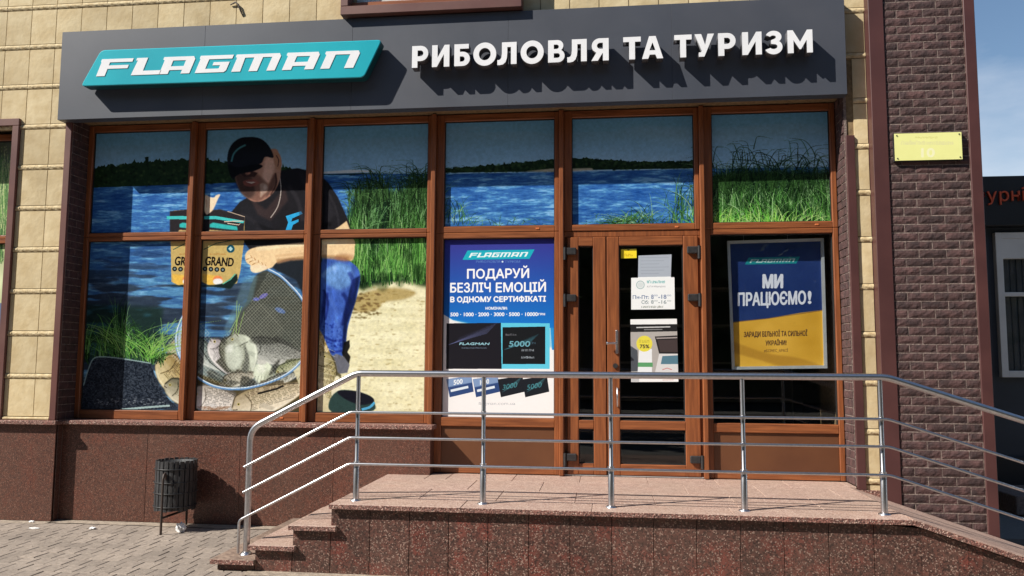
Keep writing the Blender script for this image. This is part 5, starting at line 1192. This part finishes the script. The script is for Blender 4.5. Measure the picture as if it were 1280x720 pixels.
# ------------------------------------------------------------------ across the street (seen only mirrored; building added and trees enlarged to block sky light)
opp = empty('sky_blocking_building', (0, -26, 0), 'long grey brown building added across the street to block low sky light', 'building')
b = MB(); b.box(-45, 45, -38, -26, 0, 9); b.build('wall', mat('grey_brown_render', (.22, .2, .17), (.17, .155, .13), .9, 1), opp)
b = MB()
for i in range(30):
    for z in (1, 4, 7): b.box(-43.6+i*3, -42+i*3, -26.0, -25.9, z, z+1.5)
b.build('windows', M['glass'], opp)['kind'] = 'stuff'
def leaf_mass(name, centres, per, size, m, label=None):
    g = np.random.default_rng(5); V = []; F = []
    for cx, cy, cz, rx_, rz_ in centres:
        d = g.normal(size=(per, 3)); d /= np.linalg.norm(d, axis=1)[:, None]; r = g.uniform(.55, 1, per)[:, None]**.5
        lump = 1+.22*np.sin(d[:, :1]*5+cx)*np.cos(d[:, 2:]*6+cy); c = np.array([cx, cy, cz])+d*r*lump*np.array([rx_, rx_, rz_])
        a = g.normal(size=(per, 3)); a /= np.linalg.norm(a, axis=1)[:, None]; q = np.cross(a, g.normal(size=(per, 3))); q /= np.linalg.norm(q, axis=1)[:, None]
        sz_ = g.uniform(.5, 1, per)[:, None]*size; k = len(V)*0
        base = sum(len(v) for v in V); V.append(np.concatenate([c-a*sz_, c+q*sz_*.6, c+a*sz_, c-q*sz_*.6])); n_ = np.arange(per); F.append(np.stack([n_, n_+per, n_+2*per, n_+3*per], 1)+base)
    me = bpy.data.meshes.new(name); me.from_pydata(np.concatenate(V).tolist(), [], np.concatenate(F).tolist()); me.materials.append(m); return link(name, me, None)
gt = random.Random(4)
tl_ = leaf_mass('treeline', [(x+gt.uniform(-1, 1), -18+gt.uniform(-1.5, 1.5), gt.uniform(7, 9), gt.uniform(3.4, 4.4), gt.uniform(4.8, 6.2)) for x in range(-40, 41, 5)], 2200, .45, mat('dark_green_leaves', (.05, .09, .03), (.08, .12, .04), .7, 2))
tag(tl_, kind='stuff')  # crowns made tall to keep more sky light off the shop front
# ------------------------------------------------------------------ neighbouring shop
NB = empty('neighbour_shop', (4.6, 3, 0), 'dark neighbouring shop with red letters and white framed window behind the brick column', 'building')
NY = 3.0
b = MB(); b.box(4.2, 12, NY+.05, 9, 0, 3.9); b.build('wall', M['dark_facade'], NB)
box('fascia', M['fascia2'], NB, 4.25, 11, NY-.12, NY+.05, 3.33, 3.957, .01)
b = MB(); b.box(4.82, 4.90, NY-.03, NY+.049, 1.46, 3.26, .004); b.box(7.0, 7.08, NY-.03, NY+.049, 1.46, 3.26, .004); b.box(4.9, 7.0, NY-.028, NY+.048, 1.46, 1.54, .004); b.box(4.9, 7.0, NY-.028, NY+.048, 3.18, 3.26, .004)
b.box(4.9, 7.0, NY-.028, NY+.048, 2.46, 2.51, .004); b.box(4.9, 7.0, NY-.022, NY+.046, 2.93, 3.18, .004); wf = b.build('window', M['pvc'], NB)
box('pane', M['glass'], wf, 4.9, 7.0, NY+.02, NY+.03, 1.54, 2.46); box('pane', M['glass'], wf, 4.9, 7.0, NY+.02, NY+.03, 2.51, 2.93)
b = MB()
for i in range(28): b.box(4.93+i*.074, 4.985+i*.074, NY+.035+.006*(i % 2), NY+.042+.006*(i % 2), 1.5, 2.95)
b.build('blind', mat('dark_curtain', (.06, .06, .065), (.1, .1, .1), .8, 5), wf)
def font_letters(txt, x0, z0, hcap, y, parent, mt):
    x = x0
    for ch in txt:
        cs = glyphs(ch); A = np.concatenate(cs); k = hcap/.73
        o = curve_solid([[((px-A[:, 0].min())*k+x, z0+pz*k) for px, pz in c] for c in cs], y, y+.03, [mt], 'letter', parent); x += (A[:, 0].max()-A[:, 0].min())*k+.03
zL = at(1250, 249, NY-.15)[2]
xF = at(1235, 262, NY-.15)[0]-.19; zL = at(1250, 251, NY-.15)[2]
font_letters('Фурнітура', xF, zL, .165, NY-.15, NB, M['red_letter'])
box('plinth', M['fascia2'], NB, 4.2, 11, NY-.02, NY+.05, 0, .5, .01); box('step', M['joint'], NB, 4.5, 8, NY-.9, NY-.02, -.05, .16, .01)
